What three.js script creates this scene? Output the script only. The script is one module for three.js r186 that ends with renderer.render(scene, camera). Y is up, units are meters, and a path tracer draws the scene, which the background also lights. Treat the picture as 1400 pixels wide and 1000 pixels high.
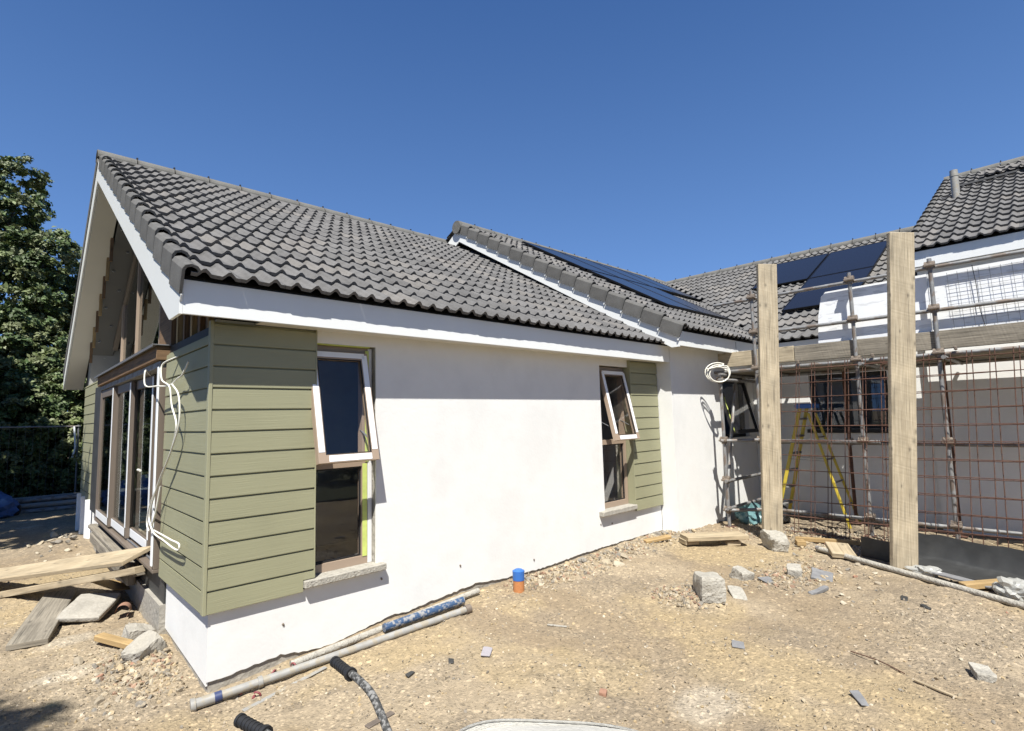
import * as THREE from 'three';
import { mergeGeometries } from 'three/addons/utils/BufferGeometryUtils.js';

// ---------------------------------------------------------------- camera, sky, sun, exposure
const scene = new THREE.Scene();
const camera = new THREE.PerspectiveCamera(68.43, 1400 / 1000, 0.05, 900);
camera.position.set(-1.047, 1.681, 4.154);
camera.rotation.order = 'YXZ';
camera.rotation.set(0.0978963, -0.7612370, -0.0262483);
const SUN = new THREE.Vector3(-0.93, 2.1, 1.0).normalize();
{
  const W = 512, H = 256, d = new Float32Array(W * H * 4);
  for (let j = 0; j < H; j++) for (let i = 0; i < W; i++) {
    const el = ((j + 0.5) / H - 0.5) * Math.PI;              // row 0 is the nadir
    const e = Math.max(el, 0) / (Math.PI / 2);
    const k = Math.exp(-e * 4);                              // pale near the horizon, deep blue overhead
    const a = 0.006 + 0.155 * k, b = 0.034 + 0.282 * k, c = 0.133 + 0.505 * k;
    const o = (j * W + i) * 4; d[o] = a; d[o + 1] = b; d[o + 2] = c; d[o + 3] = 1;
  }
  const t = new THREE.DataTexture(d, W, H, THREE.RGBAFormat, THREE.FloatType);
  t.mapping = THREE.EquirectangularReflectionMapping; t.magFilter = t.minFilter = THREE.LinearFilter; t.needsUpdate = true;
  scene.background = t; scene.environment = t;
}
const sun = new THREE.DirectionalLight(new THREE.Color(1, 0.97, 0.90), 5);
sun.position.copy(SUN).multiplyScalar(40).add(new THREE.Vector3(4, 0, 0));
sun.target.position.set(4, 0, 0); sun.castShadow = true;
sun.shadow.mapSize.set(4096, 4096);
Object.assign(sun.shadow.camera, { left: -22, right: 22, top: 22, bottom: -22, near: 1, far: 90 });
scene.add(sun, sun.target);
const renderer = new THREE.WebGLRenderer({ antialias: true });
renderer.toneMapping = THREE.LinearToneMapping;
renderer.toneMappingExposure = 1.74;
renderer.shadowMap.enabled = true;

// ---------------------------------------------------------------- helpers
const V = (x, y, z) => new THREE.Vector3(x, y, z);
function rng(s) { return () => { s |= 0; s = s + 0x6D2B79F5 | 0; let t = Math.imul(s ^ s >>> 15, 1 | s); t = t + Math.imul(t ^ t >>> 7, 61 | t) ^ t; return ((t ^ t >>> 14) >>> 0) / 4294967296; }; }
const used = {};
function numbered(n) { const k = used[n] = (used[n] ?? -1) + 1; return k ? n + '_' + String(k).padStart(3, '0') : n; }
function tag(o, label, category, group) { o.userData.label = label; o.userData.category = category; if (group) o.userData.group = group; return o; }
function thing(name, label, category, pos = [0, 0, 0], turn = 0, group) {
  const g = new THREE.Group(); g.name = numbered(name); g.position.set(...pos); g.rotation.y = turn; scene.add(g);
  return tag(g, label, category, group);
}
function part(name, geo, mat, parent, pos, rot) {
  const m = new THREE.Mesh(geo, mat); m.name = name; m.castShadow = m.receiveShadow = true;
  if (pos) m.position.set(...pos); if (rot) m.rotation.set(...rot);
  parent.add(m); return m;
}
function solo(name, label, category, geo, mat, pos, rot, group) { const m = part(numbered(name), geo, mat, scene, pos, rot); return tag(m, label, category, group); }
function struct(name, geo, mat) { const m = part(name, geo, mat, scene); m.userData.kind = 'structure'; return m; }
// value noise, periodic
const PERM = (() => { const r = rng(7), p = new Uint8Array(65536); for (let i = 0; i < 65536; i++) p[i] = r() * 256; return p; })();
const hsh = (x, y) => PERM[((x * 73 + y * 4057) & 65535)] / 255;
function vn(x, y, per, py) {
  const xi = Math.floor(x), yi = Math.floor(y), fx = x - xi, fy = y - yi, u = fx * fx * (3 - 2 * fx), v = fy * fy * (3 - 2 * fy);
  let x0 = xi, x1 = xi + 1, y0 = yi, y1 = yi + 1;
  if (per) { py = py || per; x0 = ((x0 % per) + per) % per; x1 = ((x1 % per) + per) % per; y0 = ((y0 % py) + py) % py; y1 = ((y1 % py) + py) % py; }
  const a = hsh(x0, y0), b = hsh(x1, y0), c = hsh(x0, y1), d = hsh(x1, y1);
  return a + (b - a) * u + (c - a) * v + (a - b - c + d) * u * v;
}
function fbm(x, y, oct = 4, per = 0, py = per) { let s = 0, a = 0.5, n = 0; for (let i = 0; i < oct; i++) { s += a * vn(x, y, per, py); n += a; x *= 2; y *= 2; per *= 2; py *= 2; a *= 0.5; } return s / n; }
// cell noise: distance to the nearest of one jittered point per cell, and that point's own random number
const WO = { d: 0, id: 0 };
function cell(x, y, per) {
  const xi = Math.floor(x), yi = Math.floor(y); let bd = 9, id = 0;
  for (let j = -1; j <= 1; j++) for (let i = -1; i <= 1; i++) { const cx = xi + i, cy = yi + j, a = ((cx % per) + per) % per, b = ((cy % per) + per) % per, h = PERM[(a * 73 + b * 4057) & 65535], k = PERM[(a * 151 + b * 3331 + 977) & 65535], dx = cx + h / 255 - x, dy = cy + k / 255 - y, d = dx * dx + dy * dy; if (d < bd) { bd = d; id = (h * 7 + k * 13) & 255; } }
  WO.d = Math.sqrt(bd); WO.id = id / 255; return WO;
}
const clamp = (x, a = 0, b = 1) => Math.min(b, Math.max(a, x));
const smooth = (a, b, x) => { const t = clamp((x - a) / (b - a)); return t * t * (3 - 2 * t); };
const lerp = (a, b, t) => a + (b - a) * t;
const enc = x => 255 * Math.pow(clamp(x), 1 / 2.2);
// texture from a function (u,v in 0..1) -> [r,g,b] linear; metres = real size of one repeat
function tex(size, metres, fn, my = metres) {
  const d = new Uint8Array(size * size * 4);
  for (let j = 0; j < size; j++) for (let i = 0; i < size; i++) { const c = fn(i / size, j / size), o = (j * size + i) * 4; d[o] = enc(c[0]); d[o + 1] = enc(c[1]); d[o + 2] = enc(c[2]); d[o + 3] = 255; }
  const t = new THREE.DataTexture(d, size, size); t.colorSpace = THREE.SRGBColorSpace; return fin(t, metres, my);
}
function grey(size, metres, fn, my = metres) {
  const d = new Uint8Array(size * size * 4);
  for (let j = 0; j < size; j++) for (let i = 0; i < size; i++) { const c = 255 * clamp(fn(i / size, j / size)), o = (j * size + i) * 4; d[o] = d[o + 1] = d[o + 2] = c; d[o + 3] = 255; }
  return fin(new THREE.DataTexture(d, size, size), metres, my);
}
function fin(t, mx, my) { t.wrapS = t.wrapT = THREE.RepeatWrapping; t.repeat.set(1 / mx, 1 / my); t.magFilter = THREE.LinearFilter; t.minFilter = THREE.LinearMipmapLinearFilter; t.generateMipmaps = true; t.needsUpdate = true; return t; }
const lin = (r, g, b) => new THREE.Color().setRGB(r, g, b);
const std = (o) => new THREE.MeshStandardMaterial({ roughness: 0.8, ...o });
function tint(mat, k, kr = 1, kg = 1, kb = 1) { const m = mat.clone(); m.color = lin(k * kr, k * kg, k * kb); return m; }

// chamfered box centred on the origin, uv in metres with u along the longest side
function cbox(w, h, d, c = 0.004, uo = 0, vo = 0) {
  const S = [w / 2, h / 2, d / 2]; c = Math.min(c, S[0] * 0.45, S[1] * 0.45, S[2] * 0.45);
  const tri = [], P = (sg, ax) => [0, 1, 2].map(k => sg[k] * (k === ax ? S[k] : S[k] - c));
  const put = (...v) => {
    for (let i = 1; i + 1 < v.length; i++) {
      let a = v[0], b = v[i], e = v[i + 1];
      const n = [(b[1] - a[1]) * (e[2] - a[2]) - (b[2] - a[2]) * (e[1] - a[1]), (b[2] - a[2]) * (e[0] - a[0]) - (b[0] - a[0]) * (e[2] - a[2]), (b[0] - a[0]) * (e[1] - a[1]) - (b[1] - a[1]) * (e[0] - a[0])];
      if (n[0] * (a[0] + b[0] + e[0]) + n[1] * (a[1] + b[1] + e[1]) + n[2] * (a[2] + b[2] + e[2]) < 0) [b, e] = [e, b];
      tri.push(a, b, e);
    }
  };
  for (let ax = 0; ax < 3; ax++) {
    const b = (ax + 1) % 3, e = (ax + 2) % 3;
    for (const s of [-1, 1]) {
      const q = [[-1, -1], [1, -1], [1, 1], [-1, 1]].map(([p, r]) => { const g = []; g[ax] = s; g[b] = p; g[e] = r; return P(g, ax); });
      put(...q);
    }
    for (const p of [-1, 1]) for (const r of [-1, 1]) {   // edges along axis ax
      const g0 = [], g1 = []; g0[ax] = -1; g1[ax] = 1; g0[b] = g1[b] = p; g0[e] = g1[e] = r;
      put(P(g0, b), P(g1, b), P(g1, e), P(g0, e));
    }
  }
  for (const x of [-1, 1]) for (const y of [-1, 1]) for (const z of [-1, 1]) { const g = [x, y, z]; put(P(g, 0), P(g, 1), P(g, 2)); }
  const geo = new THREE.BufferGeometry();
  geo.setAttribute('position', new THREE.Float32BufferAttribute(tri.flat(), 3)); geo.computeVertexNormals();
  return boxUV(geo, [w, h, d], uo, vo);
}
function boxUV(geo, dims, uo = 0, vo = 0) {
  if (geo.index) { const g2 = geo.toNonIndexed(); geo.copy(g2); geo.setIndex(null); if (!geo.attributes.normal) geo.computeVertexNormals(); }
  if (!dims) { geo.computeBoundingBox(); const s = geo.boundingBox.getSize(V(0, 0, 0)); dims = [s.x, s.y, s.z]; }
  const p = geo.attributes.position, n = geo.attributes.normal, uv = new Float32Array(p.count * 2);
  for (let i = 0; i < p.count; i += 3) {
    const a = Math.abs(n.getX(i) + n.getX(i + 1) + n.getX(i + 2)), b = Math.abs(n.getY(i) + n.getY(i + 1) + n.getY(i + 2)), c = Math.abs(n.getZ(i) + n.getZ(i + 1) + n.getZ(i + 2));
    const ax = a > b && a > c ? 0 : b > c ? 1 : 2; let [u, v] = [0, 1, 2].filter(k => k !== ax); if (dims[v] > dims[u]) [u, v] = [v, u];
    for (let k = 0; k < 3; k++) { const q = [p.getX(i + k), p.getY(i + k), p.getZ(i + k)]; uv[(i + k) * 2] = q[u] + uo; uv[(i + k) * 2 + 1] = q[v] + vo + ax * 0.37; }
  }
  geo.setAttribute('uv', new THREE.BufferAttribute(uv, 2)); return geo;
}
function bx(x0, x1, y0, y1, z0, z1, c = 0.003) { return cbox(x1 - x0, y1 - y0, z1 - z0, c, x0 * 1.3, y0).translate((x0 + x1) / 2, (y0 + y1) / 2, (z0 + z1) / 2); }
// cylinder from a to b
function rod(a, b, r, seg = 10, r2 = r) {
  const A = V(...a), B = V(...b), L = A.distanceTo(B), g = new THREE.CylinderGeometry(r2, r, L, seg, 1).toNonIndexed();
  const uv = g.attributes.uv; for (let i = 0; i < uv.count; i++) uv.setXY(i, uv.getY(i) * L + a[0] * 3.1 + a[2], uv.getX(i) * 6.28 * r);
  g.applyQuaternion(new THREE.Quaternion().setFromUnitVectors(V(0, 1, 0), B.clone().sub(A).normalize())); const m = A.add(B).multiplyScalar(0.5); g.translate(m.x, m.y, m.z); return g;
}
// board (box) from a to b, with width (towards side) and thickness
function beam(a, b, w, t, up = [0, 1, 0], c = 0.004) {
  const A = V(...a), B = V(...b), x = B.clone().sub(A), L = x.length(); x.normalize();
  const z = x.clone().cross(V(...up)).normalize(), y = z.clone().cross(x).normalize();
  return cbox(L, t, w, c, a[0] * 2.7 + a[1], a[2] * 1.9).applyMatrix4(new THREE.Matrix4().makeBasis(x, y, z).setPosition(A.add(B).multiplyScalar(0.5)));
}
function cable(pts, r, n = 60, seg = 6) { const c = new THREE.CatmullRomCurve3(pts.map(p => V(...p))), g = new THREE.TubeGeometry(c, n, r, seg, false), L = c.getLength(), uv = g.attributes.uv; for (let i = 0; i < uv.count; i++) uv.setXY(i, uv.getX(i) * L, uv.getY(i) * 6.28 * r); return g; }
function shape(pts, holes = []) {
  const s = new THREE.Shape(pts.map(p => new THREE.Vector2(...p)));
  for (const h of holes) s.holes.push(new THREE.Path(h.map(p => new THREE.Vector2(...p)))); return s;
}
const rect = (a, b, c, d) => [[a, c], [b, c], [b, d], [a, d]];
// wall facing +z: outline in (x,y), from z0 back to z0 - t
function wallZ(pts, holes, z0, t) { return new THREE.ExtrudeGeometry(shape(pts, holes), { depth: t, bevelEnabled: false }).translate(0, 0, z0 - t); }
// wall in a plane of constant x: outline in (z,y), from x0 (towards -x side face) to x0 + t
function wallX(pts, holes, x0, t) { return new THREE.ExtrudeGeometry(shape(pts, holes), { depth: t, bevelEnabled: false }).applyMatrix4(new THREE.Matrix4().makeBasis(V(0, 0, 1), V(0, 1, 0), V(-1, 0, 0)).setPosition(x0 + t, 0, 0)); }
const G = (...g) => mergeGeometries(g.map(x => { const y = x.index ? x.toNonIndexed() : x; for (const k of Object.keys(y.attributes)) if (!['position', 'normal', 'uv'].includes(k)) y.deleteAttribute(k); return y; }));

// ---------------------------------------------------------------- materials
const M = {};
{
  const r = rng(3);
  // white render: trowel marks and faint dusty staining
  const rm = tex(512, 2.4, (u, v) => { const n = fbm(u * 6, v * 6, 5, 6), s = fbm(u * 24, v * 24, 3, 24), k = 0.755 - 0.03 * smooth(0.45, 0.75, n) - 0.03 * s; return [k, k * 0.995, k * 0.965]; });
  const rb = grey(512, 1.2, (u, v) => 0.55 * fbm(u * 5, v * 14, 4, 5, 14) + 0.45 * fbm(u * 60, v * 60, 2, 60));
  M.render = std({ map: rm, bumpMap: rb, bumpScale: 0.0013, roughness: 0.92 });
  M.concrete = std({ map: tex(512, 1.1, (u, v) => { const n = fbm(u * 8, v * 8, 5, 8), g = fbm(u * 90, v * 90, 2, 90), k = 0.20 + 0.16 * n + 0.07 * g; return [k, k * 0.93, k * 0.8]; }), bumpMap: grey(512, 1.1, (u, v) => fbm(u * 40, v * 40, 4, 40)), bumpScale: 0.008, roughness: 0.95 });
  M.whitePaint = std({ color: lin(0.76, 0.77, 0.76), roughness: 0.42, map: tex(256, 1.7, (u, v) => { const k = 0.96 + 0.04 * fbm(u * 9, v * 9, 4, 9); return [k, k, k * 0.99]; }) });
  // fibre cement boards with an embossed wood grain along u
  const grain = (u, v, f = 40) => { const w = 0.12 * Math.sin(u * 6.283 * 3 + 4 * vn(u * 4, v * 6, 4, 6)); return fbm(u * 3, (v + w * 0.05) * f, 3, 3, f); };
  M.clad = std({ color: lin(0.292, 0.286, 0.180), roughness: 0.62, map: tex(512, 1.9, (u, v) => { const k = 0.90 + 0.10 * fbm(u * 7, v * 7, 5, 7); return [k, k, k * 0.99]; }), bumpMap: grey(512, 0.7, (u, v) => grain(u, v, 60), 0.3), bumpScale: 0.0008 });
  M.cladTrim = std({ color: lin(0.295, 0.289, 0.183), roughness: 0.5 });
  // concrete roof tiles
  const tm = tex(512, 0.9, (u, v) => { const n = fbm(u * 7, v * 7, 5, 7), g = fbm(u * 80, v * 80, 2, 80), k = 0.62 + 0.52 * n + 0.3 * (g - 0.5); return [k, k * 0.985, k * 0.955]; });
  const tb = grey(256, 0.3, (u, v) => fbm(u * 50, v * 50, 2, 50));
  M.tile = [0.142, 0.124, 0.160, 0.136, 0.114].map((k, i) => std({ color: lin(k * (i === 2 ? 1.03 : 1), k * 0.985, k * (i === 2 ? 0.95 : 0.99)), map: tm, bumpMap: tb, bumpScale: 0.0012, roughness: 0.86 }));
  M.ridge = std({ color: lin(0.14, 0.138, 0.129), map: tm, bumpMap: tb, bumpScale: 0.001, roughness: 0.85 });
  M.black = std({ color: lin(0.012, 0.012, 0.013), roughness: 0.6 });
  M.felt = std({ color: lin(0.03, 0.03, 0.03), roughness: 0.95 });
  M.lead = std({ color: lin(0.16, 0.165, 0.175), roughness: 0.55, metalness: 0.3 });
  // timber
  const wood = (a, b, seed, knots = 5) => { const q = rng(seed), kn = []; for (let i = 0; i < knots; i++) kn.push([q(), q(), 0.006 + 0.01 * q()]);
    return tex(512, 1.6, (u, v) => {
      let w = 0, dk = 0; for (const k of kn) { const dx = (u - k[0]) * 1.6, dy = (v - k[1]) * 0.4, d = Math.hypot(dx * 0.45, dy); w += 0.03 * Math.exp(-d * d / 0.0008) * Math.sign(dy); dk += Math.exp(-Math.pow(d / k[2], 2)); }
      const g = fbm(u * 5, (v + w) * 60 + seed, 4, 5, 60), s = fbm(u * 30, v * 160, 2, 30, 160), st = fbm(u * 9 + seed, v * 5, 4, 9, 5);
      const t = clamp(0.25 + 0.9 * (g - 0.3) + 0.35 * (s - 0.5)); const cr = smooth(0.70, 0.76, fbm(u * 3 + seed, v * 45, 3, 3, 45)), k = (0.82 + 0.5 * (st - 0.35)) * (1 - 0.55 * clamp(dk)) * (1 - 0.4 * cr);
      return [lerp(a[0], b[0], t) * k, lerp(a[1], b[1], t) * k, lerp(a[2], b[2], t) * k];
    }, 0.45); };
  const wb = grey(512, 1.6, (u, v) => 0.7 * fbm(u * 6, v * 70, 4, 6, 70) + 0.3 * vn(u * 96 + v * 24, 5, 96, 0));
  M.woodPost = std({ map: wood([0.33, 0.265, 0.175], [0.58, 0.50, 0.36], 11, 9), bumpMap: wb, bumpScale: 0.003, roughness: 0.85 });
  M.woodGrey = std({ map: wood([0.15, 0.13, 0.10], [0.36, 0.32, 0.255], 23, 4), bumpMap: wb, bumpScale: 0.004, roughness: 0.9 });
  M.woodFresh = std({ map: wood([0.33, 0.255, 0.155], [0.54, 0.45, 0.31], 31, 5), bumpMap: wb, bumpScale: 0.002, roughness: 0.8 });
  M.woodBrown = std({ map: wood([0.11, 0.06, 0.026], [0.26, 0.155, 0.075], 41, 3), bumpMap: wb, bumpScale: 0.002, roughness: 0.75 });
  M.woodOchre = std({ map: wood([0.28, 0.18, 0.075], [0.5, 0.35, 0.16], 51, 4), bumpMap: wb, bumpScale: 0.002, roughness: 0.8 });
  // metals
  const gm = tex(256, 0.5, (u, v) => { const n = fbm(u * 10, v * 10, 4, 10), s = smooth(0.56, 0.72, fbm(u * 5 + 9, v * 17, 4, 5, 17)); const k = 0.17 + 0.16 * n; return [lerp(k, 0.16, s * 0.75), lerp(k, 0.11, s * 0.75), lerp(k * 0.99, 0.075, s * 0.75)]; });
  M.galv = std({ map: gm, metalness: 0.35, roughness: 0.55 });
  M.rust = std({ map: tex(256, 0.35, (u, v) => { const n = fbm(u * 12, v * 12, 4, 12); return [0.06 + 0.085 * n, 0.03 + 0.036 * n, 0.02 + 0.022 * n]; }), roughness: 0.9, metalness: 0.2 });
  M.coupler = std({ map: tex(128, 0.2, (u, v) => { const n = fbm(u * 8, v * 8, 3, 8); return [0.15 + 0.12 * n, 0.125 + 0.09 * n, 0.10 + 0.07 * n]; }), metalness: 0.4, roughness: 0.6 });
  M.greyPlastic = std({ color: lin(0.31, 0.31, 0.30), roughness: 0.5, map: tex(256, 0.6, (u, v) => { const n = fbm(u * 9, v * 30, 4, 9, 30), d = smooth(0.5, 0.7, fbm(u * 16 + 3, v * 16, 5, 16)), k = 0.72 + 0.35 * n; return [lerp(k, 0.95, d * 0.6), lerp(k * 0.98, 0.8, d * 0.6), lerp(k * 0.95, 0.56, d * 0.6)]; }) });
  // windows
  M.taupe = std({ color: lin(0.33, 0.25, 0.185), roughness: 0.5 });
  M.doorFrame = std({ color: lin(0.15, 0.12, 0.095), roughness: 0.45 });
  M.blockwork = std({ roughness: 0.95, map: tex(256, 1.4, (u, v) => { const k = 0.25 + 0.10 * fbm(u * 9, v * 9, 5, 9); return [k, k * 0.98, k * 0.93]; }) });
  M.film = std({ color: lin(0.80, 0.82, 0.84), roughness: 0.35 });
  M.lime = std({ color: lin(0.55, 0.63, 0.17), roughness: 0.7, map: tex(128, 0.4, (u, v) => { const k = 0.8 + 0.3 * fbm(u * 9, v * 9, 3, 9); return [k, k, k]; }) });
  M.glass = new THREE.MeshPhysicalMaterial({ color: 0xffffff, transmission: 1, thickness: 0, roughness: 0.0, ior: 1.45, metalness: 0 });
  M.glassTint = new THREE.MeshPhysicalMaterial({ color: lin(0.55, 0.6, 0.6), transmission: 1, thickness: 0, roughness: 0.0, ior: 1.45 });
  M.solar = new THREE.MeshPhysicalMaterial({ color: lin(0.012, 0.013, 0.019), roughness: 0.22, specularIntensity: 0.55, metalness: 0.0 });
  M.solarFrame = std({ color: lin(0.01, 0.01, 0.011), roughness: 0.4, metalness: 0.5 });
  M.soffit = std({ color: lin(0.66, 0.64, 0.59), roughness: 0.7, map: tex(256, 2, (u, v) => { const k = 0.9 + 0.1 * fbm(u * 6, v * 6, 4, 6); return [k, k, k * 0.98]; }) });
  M.liner = std({ color: lin(0.12, 0.12, 0.118), roughness: 0.7 });
  M.washer = std({ color: lin(0.5, 0.5, 0.5), metalness: 0.6, roughness: 0.4 });
  M.cream = std({ color: lin(0.74, 0.72, 0.64), roughness: 0.45 });
  M.yellow = std({ color: lin(0.50, 0.38, 0.04), roughness: 0.45 });
  M.navy = std({ color: lin(0.03, 0.045, 0.12), roughness: 0.5 });
  M.blue = std({ color: lin(0.03, 0.13, 0.42), roughness: 0.5 });
  M.bluePipe = std({ map: tex(256, 0.6, (u, v) => { const s = 0.8 * smooth(0.48, 0.68, fbm(u * 24, v * 24, 5, 24)); return [lerp(0.03, 0.33, s), lerp(0.07, 0.32, s), lerp(0.15, 0.30, s)]; }), roughness: 0.6 });
  M.terracotta = std({ color: lin(0.46, 0.19, 0.07), roughness: 0.6, map: tex(128, 0.3, (u, v) => { const k = 0.8 + 0.3 * fbm(u * 8, v * 8, 3, 8); return [k, k, k]; }) });
  M.insul = std({ map: tex(512, 1.3, (u, v) => { const n = fbm(u * 6, v * 6, 5, 6), sc = smooth(0.66, 0.72, fbm(u * 9, v * 55, 3, 9, 55)); const k = 0.78 + 0.06 * n - 0.14 * sc; return [k * 0.985, k, k * 1.015]; }), roughness: 0.5 });
  M.membrane = std({ map: tex(256, 0.8, (u, v) => { const n = fbm(u * 9, v * 9, 4, 9), k = 0.022 + 0.03 * n * n; return [k, k * 1.02, k]; }), roughness: 0.55 });
  M.slate = std({ map: tex(128, 0.4, (u, v) => { const k = 0.13 + 0.1 * fbm(u * 9, v * 9, 4, 9); return [k, k, k * 1.02]; }), roughness: 0.85 });
  M.stones = [[0.35, 0.295, 0.21], [0.29, 0.245, 0.18], [0.40, 0.35, 0.265], [0.21, 0.19, 0.16], [0.36, 0.28, 0.175], [0.30, 0.165, 0.11]].map(c => std({ color: lin(...c), roughness: 0.95, map: tex(64, 0.1, (u, v) => { const k = 0.75 + 0.5 * fbm(u * 9, v * 9, 3, 9); return [k, k, k]; }) }));
  M.block = std({ map: tex(256, 0.35, (u, v) => { const n = fbm(u * 9, v * 9, 5, 9), h = smooth(0.62, 0.7, fbm(u * 40, v * 40, 2, 40)); const k = 0.27 + 0.17 * n - 0.07 * h; return [k, k * 0.94, k * 0.81]; }), bumpMap: grey(256, 0.35, (u, v) => fbm(u * 30, v * 30, 3, 30)), bumpScale: 0.006, roughness: 0.95 });
  M.plasticBag = new THREE.MeshPhysicalMaterial({ color: lin(0.5, 0.5, 0.47), roughness: 0.35, transmission: 0.4, thickness: 0 });
  M.tealBag = new THREE.MeshPhysicalMaterial({ color: lin(0.16, 0.30, 0.31), roughness: 0.25, transmission: 0.3, thickness: 0 });
  M.rubber = std({ color: lin(0.018, 0.018, 0.019), roughness: 0.55 });
  M.splashed = std({ map: tex(512, 0.25, (u, v) => { const s = 0.5 * smooth(0.42, 0.68, fbm(u * 22, v * 22, 5, 22)); const k = lerp(0.035, 0.40, s); return [k, k * 0.98, k * 0.93]; }), roughness: 0.75 });
  M.tub = std({ map: tex(512, 0.9, (u, v) => { const n = fbm(u * 5, v * 5, 5, 5), s = fbm(u * 50, v * 50, 2, 50), k = 0.36 + 0.16 * n + 0.08 * (s - 0.5); return [k, k * 0.97, k * 0.88]; }), bumpMap: grey(256, 0.3, (u, v) => fbm(u * 30, v * 30, 3, 30)), bumpScale: 0.003, roughness: 0.85 });
}

// ---------------------------------------------------------------- ground
const HW = [[-40, -0.1], [-3, -0.1], [0, -0.095], [0.5, -0.07], [0.8, -0.065], [1.2, -0.03], [1.64, 0.0], [2, 0.035], [2.3, 0.05], [2.9, 0.04], [4, 0.05], [5.8, 0.05], [7, 0.02], [9, -0.03], [60, -0.03]];
function tab(T, x) { for (let i = 1; i < T.length; i++) if (x <= T[i][0]) return lerp(T[i - 1][1], T[i][1], clamp((x - T[i - 1][0]) / (T[i][0] - T[i - 1][0]))); return T[T.length - 1][1]; }
function ground0(x, z) {
  let h = lerp(tab(HW, x), 0, smooth(0.15, 1.6, z));
  if (z < 0) h = lerp(h, -0.03, smooth(-0.1, -1.6, z) * (x < 0.4 ? 1 : 0));
  if (x < 0) h = lerp(h, -0.09, smooth(0, -0.8, x) * smooth(1.5, 0, z) * smooth(-2.5, -0.6, z));
  // heap of spoil beside the gable end
  h += 0.13 * Math.exp(-Math.pow((x + 0.25) / 0.4, 2) - Math.pow((z + 6.3) / 0.9, 2));
  h += 0.07 * Math.exp(-Math.pow((x - 6.75) / 0.5, 2) - Math.pow((z - 1.9) / 1.2, 2));
  h += 0.05 * Math.exp(-Math.pow((x - 3.75) / 0.35, 2) - Math.pow((z - 1.6) / 0.3, 2));
  return h;
}
function groundY(x, z) {
  const near = smooth(30, 9, Math.hypot(x - 3, z - 1));
  return ground0(x, z) + near * (0.075 * (fbm(x * 0.9 + 40, z * 0.9 + 40, 3) - 0.5) + 0.045 * (fbm(x * 5 + 90, z * 5 + 70, 3) - 0.5) + (0.014 + 0.032 * stony(x, z)) * (fbm(x * 20 + 30, z * 20 + 50, 3) - 0.5));
}
// how stony the soil is at a place (0..1), shared by the colour and the scatter of pebbles
function stony(x, z) {
  let s = 0.45 * smooth(0.42, 0.62, fbm(x * 1.1 + 13, z * 1.1 + 57, 4));
  s = Math.max(s, smooth(0.5, 0.12, Math.abs(z - 0.18 - 0.12 * vn(x * 2, 3))) * smooth(2.1, 2.9, x) * smooth(6.6, 5.6, x));
  s = Math.max(s, smooth(0.75, 0.35, Math.hypot((x + 0.28) / 1.0, (z + 0.75) / 1.5)));
  s = Math.max(s, 0.8 * smooth(0.9, 0.3, Math.hypot((x - 4.2) / 1.6, (z - 3.4) / 1.1)));
  s = Math.max(s, smooth(0.55, 0.2, Math.hypot(x - 3.62, z - 1.55)));
  s = Math.max(s, 0.9 * smooth(1.3, 0.4, Math.hypot((x - 6.9) / 0.8, (z - 2.2) / 1.5)));
  s = Math.max(s, 0.7 * smooth(0.9, 0.3, Math.hypot((x - 5.1) / 1.2, (z - 2.1) / 0.8)));
  s = Math.max(s, 0.8 * smooth(0.9, 0.3, Math.hypot((x + 0.3) / 0.7, (z + 5.9) / 1.6)));
  return s;
}
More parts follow.
